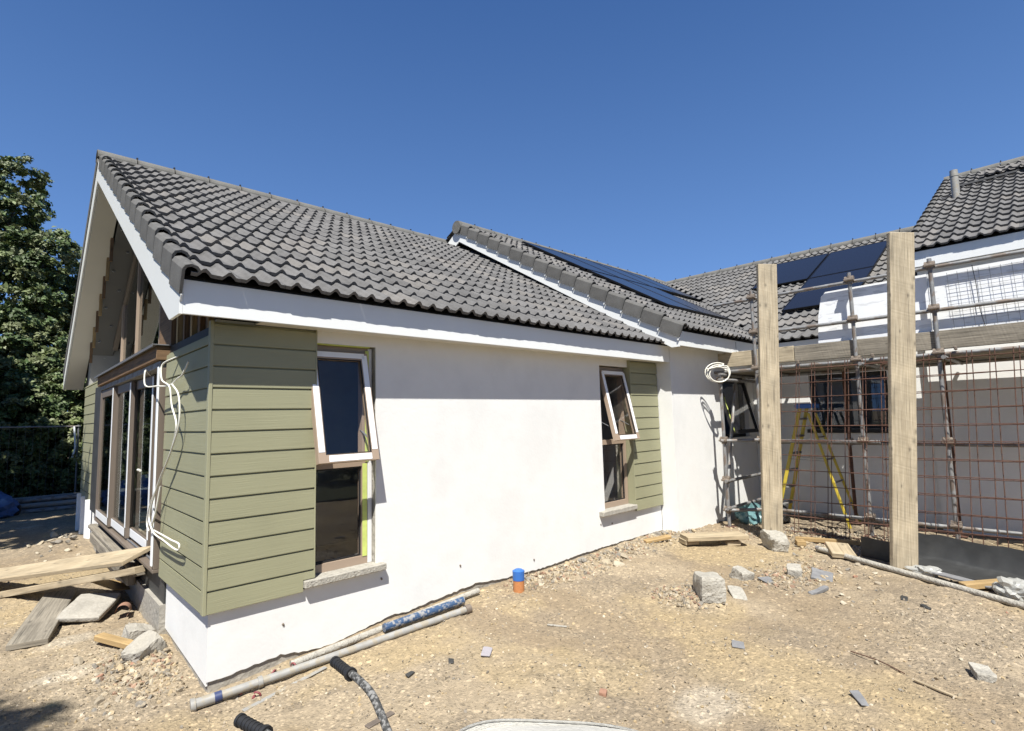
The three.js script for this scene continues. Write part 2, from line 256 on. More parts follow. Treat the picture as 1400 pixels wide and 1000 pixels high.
{
  const S = 2048, mt = 8;                                             // world square x -2..6, z -3..5 in one repeat
  const gm = tex(S, mt, (u, v) => {
    const x = -2 + u * mt, z = -3 + v * mt;
    const a = fbm(u * 7, v * 7, 5, 7), b = fbm(u * 22 + 5, v * 22, 4, 22), c = fbm(u * 300, v * 300, 3, 300), e = vn(u * 900, v * 900, 900);
    let r = 0.268, g = 0.212, bl = 0.140;
    let t = smooth(0.42, 0.66, a); r = lerp(r, 0.335, t); g = lerp(g, 0.277, t); bl = lerp(bl, 0.195, t);        // pale dry crust
    t = smooth(0.52, 0.72, b) * 0.7; r = lerp(r, 0.205, t); g = lerp(g, 0.165, t); bl = lerp(bl, 0.115, t);        // browner clods
    t = smooth(0.57, 0.72, fbm(u * 9 + 3, v * 9 + 8, 4, 9)) * 0.7; r = lerp(r, 0.36, t); g = lerp(g, 0.285, t); bl = lerp(bl, 0.165, t);   // yellow building sand
    const st = stony(x, z) * smooth(0.3, 0.6, b); r = lerp(r, 0.30, st * 0.6); g = lerp(g, 0.255, st * 0.6); bl = lerp(bl, 0.19, st * 0.6);
    // spilt lime by the gable end, and on the open ground
    for (const [cx, cz, rx, rz] of [[-0.62, -1.05, 0.3, 0.13], [-0.55, -1.75, 0.25, 0.14], [2.05, 2.5, 0.32, 0.22]]) { const d = Math.hypot((x - cx) / rx, (z - cz) / rz) + 0.9 * (b - 0.5); t = smooth(1.1, 0.5, d) * 0.6; r = lerp(r, 0.42, t); g = lerp(g, 0.38, t); bl = lerp(bl, 0.31, t); }
    // grit and small pebbles pressed into the crust, each with its own tone
    cell(u * 340, v * 340, 340); let k = 0.66 + 0.34 * c + 0.16 * (e - 0.5); const pd = WO.d, pi = WO.id; const sm = smooth(0.62, 0.40, fbm(u * 10 + 2, v * 10 + 6, 4, 10)) * (1 - st); if (pi > 0.45 - 0.35 * st + 0.4 * sm && pd < 0.42) k *= 0.62 + 0.95 * ((pi * 37.7) % 1);
    cell(u * 150 + 0.4, v * 150, 150); if (WO.id > 0.86 - 0.3 * st && WO.d < 0.34) k *= 0.7 + 0.85 * ((WO.id * 91.3) % 1);
    return [r * k * 1.09, g * k * 1.05, bl * k];
  });
  const gb = grey(1024, 2, (u, v) => { cell(u * 85, v * 85, 85); const a = WO.id > 0.4 ? clamp(1 - WO.d * 1.9) : 0; cell(u * 190, v * 190, 190); const b = clamp(1 - WO.d * 1.6); return 0.45 * fbm(u * 30, v * 30, 4, 30) + 0.35 * a + 0.2 * b; });
  M.ground = std({ map: gm, bumpMap: gb, bumpScale: 0.014, roughness: 1 });
  // graded grid: fine where the camera looks, reaching to the horizon
  const ax = (a, b, st, far) => { const l = []; for (let v = a; v <= b + 1e-6; v += st) l.push(v); let d = st; for (let v = b; v < far;) { d *= 1.35; v += d; l.push(v); } d = st; for (let v = a; v > -far;) { d *= 1.35; v -= d; l.unshift(v); } return l; };
  const xs = ax(-1.6, 7.6, 0.04, 420), zs = ax(-3.4, 4.6, 0.04, 420), pos = new Float32Array(xs.length * zs.length * 3), uv = new Float32Array(xs.length * zs.length * 2), idx = [];
  zs.forEach((z, j) => xs.forEach((x, i) => { const k = j * xs.length + i; pos.set([x, groundY(x, z), z], k * 3); uv.set([x + 2, z + 3], k * 2); if (i && j) { const a = k - xs.length - 1, b = k - xs.length, c = k - 1; idx.push(a, c, b, b, c, k); } }));
  const g = new THREE.BufferGeometry(); g.setAttribute('position', new THREE.BufferAttribute(pos, 3)); g.setAttribute('uv', new THREE.BufferAttribute(uv, 2)); g.setIndex(idx); g.computeVertexNormals();
  struct('ground', g, M.ground);
}

// rough grass round the building plot, mirrored in the lower window panes
{
  const gm = tex(512, 3, (u, v) => { const n = fbm(u * 8, v * 8, 5, 8), s = fbm(u * 90, v * 90, 2, 90), k = 0.7 + 0.6 * s; return [lerp(0.045, 0.10, n) * k, lerp(0.06, 0.095, n) * k, lerp(0.022, 0.045, n) * k]; });
  const sh = shape([[-60, -70], [-3.4, -70], [-3.1, -9], [-3.4, 0], [-3.0, 5.4], [-1, 6.6], [4, 6.9], [9, 6.6], [9.5, 7.6], [60, 7.6], [60, 70], [-60, 70]]), g = new THREE.ShapeGeometry(sh, 4).rotateX(-Math.PI / 2), p = g.attributes.position;
  const g2 = new THREE.ExtrudeGeometry(sh, { depth: 0.06, bevelEnabled: false, steps: 1 }); void g; void p;
  g2.applyMatrix4(new THREE.Matrix4().makeBasis(V(1, 0, 0), V(0, 0, 1), V(0, -1, 0)).setPosition(0, 0.03, 0));
  struct('grass', g2, std({ map: gm, roughness: 1, bumpMap: grey(256, 0.6, (u, v) => fbm(u * 30, v * 30, 3, 30)), bumpScale: 0.03 }));
}
// ---------------------------------------------------------------- roofs
// tile local frame: x across, y up the slope (0 = tail), z out of the roof
const TW = 0.30, GA = 0.345, TL = 0.42;
const WAVE = [[0, 0.04], [0.24, 0], [0.35, 0.42], [0.44, 0.9], [0.56, 1], [0.67, 0.62], [0.79, 0.1]];
function tileGeo(uo, vo) {
  const X = [], Hh = []; for (let k = 0; k < 2; k++) for (const [t, h] of WAVE) { X.push((k + t) * TW / 2); Hh.push(h * 0.036); } X.push(TW); Hh.push(0.0014);
  const n = X.length, pos = [], uv = [], idx = [];
  for (let i = 0; i < n; i++) { pos.push(X[i], 0, 0.048 + Hh[i], X[i], TL, 0.010 + Hh[i]); uv.push(X[i] + uo, vo, X[i] + uo, TL + vo); }
  for (let i = 0; i + 1 < n; i++) idx.push(2 * i, 2 * i + 2, 2 * i + 3, 2 * i, 2 * i + 3, 2 * i + 1);
  const top = new THREE.BufferGeometry(); top.setAttribute('position', new THREE.Float32BufferAttribute(pos, 3)); top.setAttribute('uv', new THREE.Float32BufferAttribute(uv, 2)); top.setIndex(idx); top.computeVertexNormals();
  const p2 = [], u2 = [], i2 = [];
  for (let i = 0; i < n; i++) { p2.push(X[i], 0, 0.048 + Hh[i], X[i], 0.004, 0.022 + Hh[i]); u2.push(X[i] + uo, vo + 0.5, X[i] + uo, vo + 0.53); }
  for (let i = 0; i + 1 < n; i++) i2.push(2 * i, 2 * i + 1, 2 * i + 3, 2 * i, 2 * i + 3, 2 * i + 2);
  const fr = new THREE.BufferGeometry(); fr.setAttribute('position', new THREE.Float32BufferAttribute(p2, 3)); fr.setAttribute('uv', new THREE.Float32BufferAttribute(u2, 2)); fr.setIndex(i2); fr.computeVertexNormals();
  return mergeGeometries([top, fr]);
}
const TILES = [tileGeo(0, 0), tileGeo(0.37, 0.21), tileGeo(0.71, 0.55)];
function verge(dx) {     // capped verge unit hung over the roof edge; dx = -1 left edge
  const o = [[-0.052, -0.115], [-0.052, 0.05], [-0.036, 0.078], [0.0, 0.090], [0.036, 0.080], [0.06, 0.05], [0.048, 0.036], [0.028, 0.062], [0.0, 0.072], [-0.025, 0.064], [-0.034, 0.044], [-0.034, -0.115]].map(([a, b]) => [a, b]);
  const g = new THREE.ExtrudeGeometry(shape(o), { depth: GA - 0.010, bevelEnabled: false });
  g.applyMatrix4(new THREE.Matrix4().makeBasis(V(1, 0, 0), V(0, 0, 1), V(0, -1, 0)).setPosition(0, GA - 0.010, 0.012));
  g.rotateX(-0.10); return boxUV(g, [0.1, 0.35, 0.2]);
}
const VERGE = verge(), VM = [0.118, 0.106, 0.126].map(k => tint(M.tile[0], k, 1, 0.985, 0.96));
function frame(o, e1, up) { const n = e1.clone().cross(up); return new THREE.Matrix4().makeBasis(e1, up, n).setPosition(o); }
const camP = camera.position.clone();
// o: eave corner, e1: along the eave, up: up the slope, len, rows; keep(x,y) local test
function roofSlope(parent, o, e1, up, len, rows, keep, opt = {}) {
  const r = rng(opt.seed || 5), mat4 = frame(o, e1, up), slopeL = rows * GA;
  const slabG = opt.slab || cbox(len, slopeL - 0.07, 0.12, 0.002).translate(len / 2, slopeL / 2 + 0.095, -0.075);
  const roof = part(opt.name || 'roof', slabG, M.felt, parent); roof.applyMatrix4(mat4);
  const list = [];
  for (let j = 0; j < rows; j++) for (let i = 0; i < Math.round(len / TW); i++) {
    const x = i * TW, y = j * GA; if (keep && !keep(x + TW / 2, y + GA / 2)) continue;
    const w = V(x + TW / 2, y, 0).applyMatrix4(mat4); list.push({ x, y, d: w.distanceTo(camP), g: Math.floor(r() * 3), m: Math.floor(r() * 5), dz: r() * 0.006, dy: (r() - 0.5) * 0.006, rz: (r() - 0.5) * 0.006 });
  }
  list.sort((a, b) => a.d - b.d); const rest = [];
  list.forEach((t, k) => {
    if (opt.plain || k >= (opt.max ?? 300)) { rest.push(TILES[t.g].clone().rotateZ(t.rz).translate(t.x, t.y + t.dy, t.dz)); return; }
    part('roof_tile', TILES[t.g], M.tile[t.m], roof, [t.x, t.y + t.dy, t.dz], [0, 0, t.rz]);
  });
  if (rest.length) { const m = part('roof_tiles', mergeGeometries(rest), M.tile[0], roof); m.userData.kind = 'stuff'; }
  return { roof, slopeL };
}
function verges(roof, rows, x, keep) {
  for (let j = 0; j < rows; j++) {
    if (keep && !keep(j)) continue;
    part('verge_tile', VERGE, VM[(j * 7) % 3], roof, [x, j * GA - 0.004, 0.004 * (j % 2)]);
    part('verge_clip', cbox(0.012, 0.022, 0.05, 0.003), M.whitePaint, roof, [x - 0.038, j * GA - 0.006, -0.125]);
  }
}
// ridge along a world segment; capped ends
function ridge(parent, a, b, cap, r = 0.115) {
  const A = V(...a), B = V(...b), L = A.distanceTo(B), n = Math.max(1, Math.round(L / 0.45)), d = B.clone().sub(A).normalize(), q = new THREE.Quaternion().setFromUnitVectors(V(0, 0, 1), d);
  const l = L / n, outer = [], inner = []; for (let i = 0; i <= 10; i++) { const t = Math.PI * (i / 10) * 1.06 - 0.03 * Math.PI; outer.push([Math.cos(t) * r, Math.sin(t) * r]); inner.unshift([Math.cos(t) * (r - 0.018), Math.sin(t) * (r - 0.018)]); }
  const g = boxUV(new THREE.ExtrudeGeometry(shape([...outer, ...inner]), { depth: l - 0.014, bevelEnabled: false }), [0.1, 0.1, 0.4]), cg = cbox(0.03, 0.045, 0.022, 0.004);
  for (let i = 0; i < n; i++) {
    const p = A.clone().addScaledVector(d, i * l + 0.005), m = part('ridge_tile', g, M.ridge, parent, [p.x, p.y, p.z]); m.quaternion.copy(q);
    if (i) { const c = part('ridge_clip', cg, M.black, parent, [p.x, p.y + r + 0.012, p.z]); c.quaternion.copy(q); }
  }
  if (cap) { const c = part('ridge_end_cap', new THREE.CylinderGeometry(r + 0.012, r + 0.012, 0.03, 20).rotateX(Math.PI / 2), M.ridge, parent, [A.x - d.x * 0.012, A.y - 0.02, A.z - d.z * 0.012]); c.quaternion.copy(q); }
}

// lapped cladding board: profile extruded along its length, bottom edge thicker
function cladGeo(len, h, uo) {
  const p = [[0, 0], [0.021, -0.001], [0.022, 0.003], [0.019, h - 0.012], [0.004, h - 0.0118], [0.004, h + 0.006], [0, h + 0.006]];
  const g = new THREE.ExtrudeGeometry(shape(p), { depth: len, bevelEnabled: false });
  g.applyMatrix4(new THREE.Matrix4().makeBasis(V(0, 0, 1), V(0, 1, 0), V(-1, 0, 0)));      // length along -x, out along +z
  return boxUV(g.translate(len, 0, 0), [len, 0.15, 0.02], uo, uo * 0.7);
}
const BH = 0.1534;
function cladPanel(parent, o, dirX, len, y0, y1, cut) {    // dirX: unit vector along the panel as seen from outside (left to right)
  const n = V(0, 0, 0).copy(dirX).cross(V(0, 1, 0)), m = new THREE.Matrix4().makeBasis(dirX, V(0, 1, 0), n).setPosition(V(...o));
  let k = 0; const r = rng(17 + len * 100);
  for (let y = y0; y < y1 - 0.02; y += BH, k++) {
    const h = Math.min(BH, y1 - y) - 0.002, l = cut && k === 0 ? cut : len, g = cladGeo(l, h, r() * 3); g.translate(0, y, -0.022 + 0.0015 * (r() - 0.5));
    const b = part('cladding_board', g, M.clad, parent); b.applyMatrix4(m);
  }
}
// window frame ring in plane z, outline and bar width
function ring(x0, x1, y0, y1, b, t) { return wallZ(rect(x0, x1, y0, y1), [rect(x0 + b, x1 - b, y0 + b, y1 - b)], t / 2, t); }

// ================================================================ gabled house with the clad corner
const house = thing('gabled_house', 'white rendered bungalow wing with olive clad corner and grey tiled gable roof', 'house');
{
  const H = house, w1 = rect(0.70, 1.31, 0.47, 2.33), w2 = rect(4.49, 5.14, 0.48, 2.33);
  const rr = rng(21);
  // wall core and the render coat over it, broken off unevenly along the foot
  part('wall_core', boxUV(wallZ(rect(0.06, 5.79, -0.35, 2.44), [w1, w2], -0.057, 0.25)), M.concrete, H);
  const foot = [[0.042, -0.03], [0.2, -0.03], [0.35, -0.012], [0.53, 0.0], [0.73, -0.03], [0.93, -0.045], [1.05, -0.02], [1.216, 0.0], [1.49, 0.04], [1.63, 0.03], [1.9, 0.06], [2.12, 0.07], [2.38, 0.095], [2.6, 0.075], [2.77, 0.06], [3.1, 0.05], [3.5, 0.05], [4, 0.07], [4.6, 0.075], [5.3, 0.07], [5.79, 0.06]], edge = [];
  for (let i = 0; i + 1 < foot.length; i++) { const [a, b] = foot[i], [c, d] = foot[i + 1], n = Math.ceil((c - a) / 0.035); for (let k = 0; k < n; k++) { const t = k / n; edge.push([lerp(a, c, t), lerp(b, d, t) + (i + k ? 0.013 * (rr() - 0.5) : 0)]); } }
  edge.push([5.79, 0.06]);
  const coat = wallZ([...edge, [5.79, 2.44], [0.042, 2.44]], [w1, w2], -0.042, 0.0145); part('front_wall', coat, M.render, H);
  for (const [x, y] of [[0.545, 0.21], [1.36, 0.36], [4.39, 0.35], [4.62, 0.33], [3.2, 0.16], [2.2, 0.3]]) part('wall_plug', cbox(0.014, 0.022, 0.014, 0.003), M.coupler, H, [x, y, -0.038], [0.3, 0.2, 0.5]);
  // plinth and gable end wall
  part('gable_wall', boxUV(wallX([[-0.06, -0.35], [-0.06, 0.46], [-1.38, 0.46], [-1.38, -0.35]], [], 0.057, 0.25)), M.concrete, H);
  part('gable_plinth', wallX([[-0.0575, -0.06], [-0.0575, 0.47], [-1.29, 0.47], [-1.29, 0.01], [-0.9, -0.012], [-0.45, -0.035]], [], 0.042, 0.0145), M.render, H);
  part('corner_backing', bx(0.045, 0.76, 0.43, 2.40, -0.041, -0.024), M.black, H);
  part('gable_backing', bx(0.024, 0.041, 0.43, 2.40, -1.37, -0.045), M.black, H);
  part('stud_wall', bx(0.07, 0.30, 0.47, 2.40, -1.37, -0.32), M.woodBrown, H);
  // cladding round the corner
  cladPanel(H, [0.020, 0, 0], V(1, 0, 0), 0.735, 0.42, 2.425, 0.655);
  part('cladding_board', cladGeo(0.085, 0.066, 2).translate(0.675, 0.505, -0.022), M.clad, H);
  cladPanel(H, [0, 0, -1.385], V(0, 0, 1), 1.365, 0.42, 2.33);
  part('corner_trim', G(bx(-0.004, 0.020, 0.417, 2.425, -0.021, 0.0035), bx(-0.0035, 0.003, 0.417, 2.425, -0.048, -0.021)), M.cladTrim, H);
  part('edge_trim', bx(0.756, 0.768, 0.505, 2.425, -0.10, 0.001), M.cladTrim, H);
  // clad panel beside the second window
  part('panel_backing', bx(5.13, 5.79, 0.43, 2.40, -0.041, -0.024), M.black, H);
  cladPanel(H, [5.118, 0, 0], V(1, 0, 0), 0.668, 0.42, 2.425);
  part('panel_return', bx(5.108, 5.118, 0.505, 2.425, -0.205, 0.001), M.clad, H);
  // fascia, soffit, bargeboards
  part('fascia', bx(-0.223, 5.79, 2.41, 2.640, 0.191, 0.211), M.whitePaint, H);
  part('soffit', bx(0.30, 5.79, 2.425, 2.44, -0.041, 0.190), M.soffit, H);
  part('bargeboard', boxUV(wallX([[0.212, 2.41], [0.212, 2.63], [-4.735, 5.30], [-4.735, 5.03], [-0.064, 2.41]], [], -0.243, 0.02)), M.whitePaint, H);
  part('bargeboard', boxUV(wallX([[-4.737, 5.03], [-4.737, 5.30], [-8.46, 2.66], [-8.46, 2.40]], [], -0.243, 0.02)), M.whitePaint, H);
  const apex = [-4.74, 5.02], far = [-8.44, 2.41], near = [-0.3, 2.54];
  part('gable_soffit', beam([-0.092, apex[1] - 0.02, apex[0]], [-0.092, far[1], far[0]], 0.26, 0.016, [0, 0.815, -0.58]), M.soffit, H);
  part('roof_lining', beam([0.21, apex[1] - 0.04, apex[0]], [0.21, far[1] - 0.02, far[0]], 0.30, 0.018, [0, 0.815, -0.58]), M.liner, H);
  for (let i = 0; i < 9; i++) { const t = 0.14 + i * 0.09; part('fixing_washer', new THREE.CylinderGeometry(0.022, 0.022, 0.006, 10).rotateX(0.952), M.washer, H, [0.12 + 0.12 * (i % 2), lerp(apex[1], far[1], t) - 0.075, lerp(apex[0], far[0], t) - 0.02]); }
  for (let i = 0; i < 7; i++) { const t = 0.2 + i * 0.085, y = lerp(apex[1], far[1], t), z = lerp(apex[0], far[0], t); part('batten', beam([0.03, y - 0.01, z], [0.03, y - 0.36, z - 0.02], 0.05, 0.04, [1, 0, 0]), i % 2 ? M.woodOchre : M.woodBrown, H); }
  // rafters and studs showing in the gable overhang and above the cladding
  part('rafter', beam([-0.02, 2.52, 0.02], [-0.02, 4.98, -4.6], 0.045, 0.17), M.woodBrown, H);
  part('rafter', beam([0.12, 2.56, -0.1], [0.12, 4.98, -4.6], 0.045, 0.17), M.woodBrown, H);
  for (let i = 0; i < 6; i++) part('stud', bx(0.03, 0.07, 2.40, 2.66 + 0.14 * i, -0.24 - i * 0.24, -0.19 - i * 0.24), i % 2 ? M.woodBrown : M.woodOchre, H);
  part('gable_board', wallX([[-0.1, 2.44], [-0.14, 2.53], [-2.2, 3.66], [-2.2, 2.44]], [], 0.085, 0.018), M.woodBrown, H);
  // torn membrane left along the rafter
  { const p = []; const q = rng(8); for (let i = 0; i <= 14; i++) { const t = i / 14; p.push([-1.55 - t * 1.5, 2.66 + t * 0.86 + 0.05 * (q() - 0.5)]); } for (let i = 14; i >= 0; i--) { const t = i / 14; p.push([-1.52 - t * 1.5, 2.80 + t * 0.85 + 0.03 * (q() - 0.5)]); } part('torn_membrane', wallX(p, [], 0.06, 0.004), M.cream, H); }
  // glazed gable
  const top = z => z > -4.74 ? 5.02 - (z + 4.74) * 0.56 : 5.02 + (z + 4.74) * 0.705, gx = 0.30;
  const zs = [-1.9, -3.43, -5.03, -6.3];
  zs.forEach((z, i) => {
    part('mullion', bx(gx, gx + 0.07, 2.47, top(z) - 0.2, z - 0.03, z + 0.03), M.taupe, H);
    if (i < 3) { const a = z - 0.032, b = zs[i + 1] + 0.032, pts = [[a, 2.53], [a, top(a) - 0.28]]; if (a > -4.74 && b < -4.74) pts.push([-4.74, top(-4.74) - 0.28]); pts.push([b, top(b) - 0.28], [b, 2.53]); part('gable_pane', wallX(pts, [], gx + 0.03, 0.004), M.glassTint, H); }
  });
  part('sloping_frame', beam([gx + 0.035, top(-0.5) - 0.24, -0.5], [gx + 0.035, top(-4.74) - 0.24, -4.74], 0.07, 0.07), M.doorFrame, H);
  part('sloping_frame', beam([gx + 0.035, top(-4.74) - 0.24, -4.74], [gx + 0.035, top(-7.2) - 0.24, -7.2], 0.07, 0.07), M.doorFrame, H);
  part('gable_rail', bx(gx, gx + 0.07, 2.47, 2.53, -6.4, -1.40), M.doorFrame, H);
  // timber head with a metal flashing over the doors
  part('door_head', bx(-0.075, 0.10, 2.275, 2.40, -5.32, -1.39), M.woodBrown, H);
  part('head_flashing', G(bx(-0.115, 0.11, 2.402, 2.412, -5.34, -1.37), bx(-0.116, -0.108, 2.385, 2.402, -5.34, -1.37)), M.lead, H);
  part('head_track', bx(-0.04, 0.09, 2.215, 2.273, -5.30, -1.42), M.galv, H);
  // sliding doors: fixed frame, three leaves pushed towards the far side
  const door = part('sliding_door', G(bx(-0.035, 0.10, 0.47, 2.21, -1.475, -1.42), bx(-0.035, 0.10, 0.47, 2.21, -5.30, -5.245), bx(-0.04, 0.10, 0.44, 0.468, -5.30, -1.42)), M.doorFrame, H);
  part('jamb_film', bx(-0.05, -0.037, 0.50, 2.22, -1.478, -1.425), M.film, door); part('jamb_film', bx(-0.030, 0.02, 0.50, 2.20, -1.482, -1.477), M.film, door);
  part('door_track', bx(0.02, 0.035, 0.469, 0.485, -5.24, -1.48), M.lead, door); part('door_track', bx(0.065, 0.08, 0.469, 0.485, -5.24, -1.48), M.lead, door);
  for (const [a, b, x] of [[-3.25, -2.15, 0.05], [-4.2, -3.12, 0.005], [-5.24, -4.12, -0.03]]) {
    part('door_leaf', wallX(rect(a, b, 0.49, 2.205).map(p => p), [rect(a + 0.085, b - 0.085, 0.60, 2.11)], x, 0.035), M.doorFrame, door);
    part('door_pane', wallX(rect(a + 0.08, b - 0.08, 0.595, 2.115), [], x + 0.015, 0.005), M.glassTint, door);
    part('leaf_film', bx(x - 0.006, x - 0.002, 0.60, 2.19, b - 0.07, b - 0.012), M.film, door); part('leaf_film', bx(x - 0.006, x - 0.002, 0.505, 0.59, a + 0.02, b - 0.075), M.film, door);
  }
  part('door_handle', rod([-0.03, 1.27, -2.2], [-0.03, 1.27, -2.32], 0.012), M.cream, door);
  // step and foundation in front of the doors
  part('door_step', bx(-0.075, 0.03, 0.30, 0.352, -5.6, -2.05, 0.01), M.woodGrey, H);
  part('foundation', boxUV(wallX([[-1.292, -0.4], [-1.292, 0.20], [-5.55, 0.24], [-5.55, -0.4]], [], -0.005, 0.28)), M.concrete, H);
  part('damp_course', boxUV(wallX([[-1.30, 0.15], [-1.30, 0.436], [-5.5, 0.436], [-5.5, 0.15]], [], 0.028, 0.2)), M.membrane, H);
  part('kerb_timber', bx(-0.09, -0.012, 0.17, 0.298, -5.2, -2.3, 0.012), M.woodGrey, H);
  // black lined bay and far clad panel
  part('black_panel', bx(-0.02, 0.0, 0.50, 2.30, -6.05, -5.35), M.membrane, H);
  part('far_wall', wallX(rect(-7.75, -5.33, -0.3, 2.42), [], 0.04, 0.2), M.render, H);
  cladPanel(H, [0, 0, -7.66], V(0, 0, 1), 1.55, 0.55, 2.42);
  for (const z of [-6.35, -7.0, -7.55]) part('white_batten', bx(-0.05, 0.02, 0.02, 0.62, z, z + 0.09), M.film, H);
  // rest of the shell
  part('back_wall', wallZ(rect(0.05, 5.79, -0.3, 3.1), [rect(0.35, 1.75, 0.55, 2.2)], -7.6, 0.25), M.blockwork, H);
  part('floor', bx(0.24, 5.78, 0.30, 0.43, -7.59, -0.31), M.blockwork, H);
  part('party_wall', bx(5.3, 5.4, 0.43, 2.45, -7.55, -0.35), M.blockwork, H);
  part('ceiling', bx(0.32, 2.58, 2.46, 2.5, -1.32, -0.32), M.blockwork, H);
  part('ceiling', bx(2.72, 5.78, 2.46, 2.5, -7.55, -0.32), M.blockwork, H);
  part('room_wall', bx(0.32, 2.58, 0.43, 2.9, -1.45, -1.33), M.blockwork, H);
  part('room_wall', bx(2.6, 2.7, 0.43, 3.25, -7.3, -1.45), M.blockwork, H);
  part('room_wall', bx(2.6, 2.7, 0.43, 2.45, -1.44, -0.32), M.blockwork, H);
  // roof slopes
  const sl = Math.atan(0.545), up = V(0, Math.sin(sl), -Math.cos(sl));
  const A = roofSlope(H, V(-0.20, 2.628, 0.275), V(1, 0, 0), up, 6.0, 16, null, { seed: 5 });
  verges(A.roof, 16, 0.0);
  const s2 = Math.atan(0.705), up2 = V(0, Math.sin(s2), Math.cos(s2));
  roofSlope(H, V(5.8, 2.66, -8.52), V(-1, 0, 0), up2, 6.0, 13, null, { seed: 6, plain: true, name: 'rear_roof' });
  part('rear_verge', beam([-0.235, 5.36, -4.8], [-0.235, 2.68, -8.5], 0.035, 0.16, [0, 0.815, -0.58]), M.tile[1], H);
  ridge(H, [-0.27, 5.335, -4.725], [5.62, 5.335, -4.725], false, 0.12);
  part('eave_felt', bx(-0.2, 5.79, 2.60, 2.66, 0.150, 0.188), M.felt, H);
  // lead flashing against the next gable
  part('lead_flashing', beam([5.66, 2.80, 0.14], [5.66, 5.33, -4.5], 0.2, 0.006, [0, 0.878, 0.478]).translate(0, 0.06, 0.03), M.lead, H);
}
// windows of the gabled house: fixed light below, top hung sash propped open above
function towerWindow(parent, x0, x1, yS, yH, open, opt = {}) {
  const zf = -0.145, w = part('window', G(wallZ(rect(x0, x1, yS, yH), [rect(x0 + 0.05, x1 - 0.05, yS + 0.065, 1.31), rect(x0 + 0.05, x1 - 0.05, 1.37, yH - 0.05)], zf + 0.035, 0.07)), M.taupe, parent);
  part('pane', bx(x0 + 0.045, x1 - 0.045, yS + 0.06, 1.315, zf - 0.003, zf + 0.003, 0.001), M.glass, w);
  part('glazing_bead', ring(x0 + 0.047, x1 - 0.047, yS + 0.062, 1.313, 0.018, 0.01).translate(0, 0, zf + 0.01), M.black, w);
  const s = new THREE.Group(), top = yH - 0.055; void s;
  const sw = x1 - x0 - 0.05, h = top - 1.345, q = Math.asin(open / h), place = (o) => { o.position.set((x0 + x1) / 2, top, zf + 0.05); o.rotation.x = -q; return o; };
  place(part('sash', ring(-sw / 2, sw / 2, -h, 0, 0.062, 0.05), M.taupe, w));
  place(part('sash_pane', bx(-sw / 2 + 0.055, sw / 2 - 0.055, -h + 0.055, -0.055, -0.003, 0.003, 0.001), M.glass, w));
  place(part('sash_seal', ring(-sw / 2 + 0.058, sw / 2 - 0.058, -h + 0.058, -0.058, 0.012, 0.012).translate(0, 0, 0.016), M.black, w));
  const f = 0.0265;
  for (const sx of [-1, 1]) place(part('sash_film', bx(Math.min(sx * (sw / 2 - 0.056), sx * (sw / 2 - 0.008)), Math.max(sx * (sw / 2 - 0.056), sx * (sw / 2 - 0.008)), -h + 0.085, -0.02, f, f + 0.001, 0.0004), M.film, w));
  place(part('sash_film', bx(-sw / 2 + 0.085, sw / 2 - 0.065, -h + 0.008, -h + 0.056, f, f + 0.001, 0.0004), M.film, w));
  place(part('sash_film', bx(-sw / 2 + 0.03, sw / 2 - 0.03, -0.05, -0.005, f, f + 0.001, 0.0004), M.film, w));
  for (const sx of [-1, 1]) part('friction_stay', beam([(x0 + x1) / 2 + sx * (sw / 2 - 0.02), 1.62, zf], [(x0 + x1) / 2 + sx * (sw / 2 - 0.03), 1.55, zf + open * 0.72], 0.018, 0.004, [0, 1, 0]), M.lead, w);
  return w;
}
{
  const wa = towerWindow(house, 0.70, 1.265, 0.50, 2.32, 0.215);
  part('frame_packer', bx(1.268, 1.306, 0.50, 2.32, -0.115, -0.105), M.render, wa); part('foam_tape', bx(0.77, 1.265, 2.322, 2.329, -0.112, -0.055), M.lime, wa); part('foam_tape', bx(1.219, 1.262, 0.56, 1.33, -0.109, -0.1055, 0.001), M.lime, wa); part('foam_tape', bx(1.240, 1.275, 1.345, 2.30, -0.104, -0.100, 0.001), M.lime, wa);
  part('window_sill', bx(0.678, 1.372, 0.444, 0.499, -0.16, 0.028, 0.006), M.block, house);
  const wb = towerWindow(house, 4.53, 5.10, 0.51, 2.32, 0.205); void wb;
  part('window_sill', bx(4.37, 5.105, 0.448, 0.508, -0.16, 0.028, 0.006), M.block, house);
  part('reveal_film', bx(4.50, 4.52, 0.52, 2.3, -0.14, -0.12), M.film, house);
}

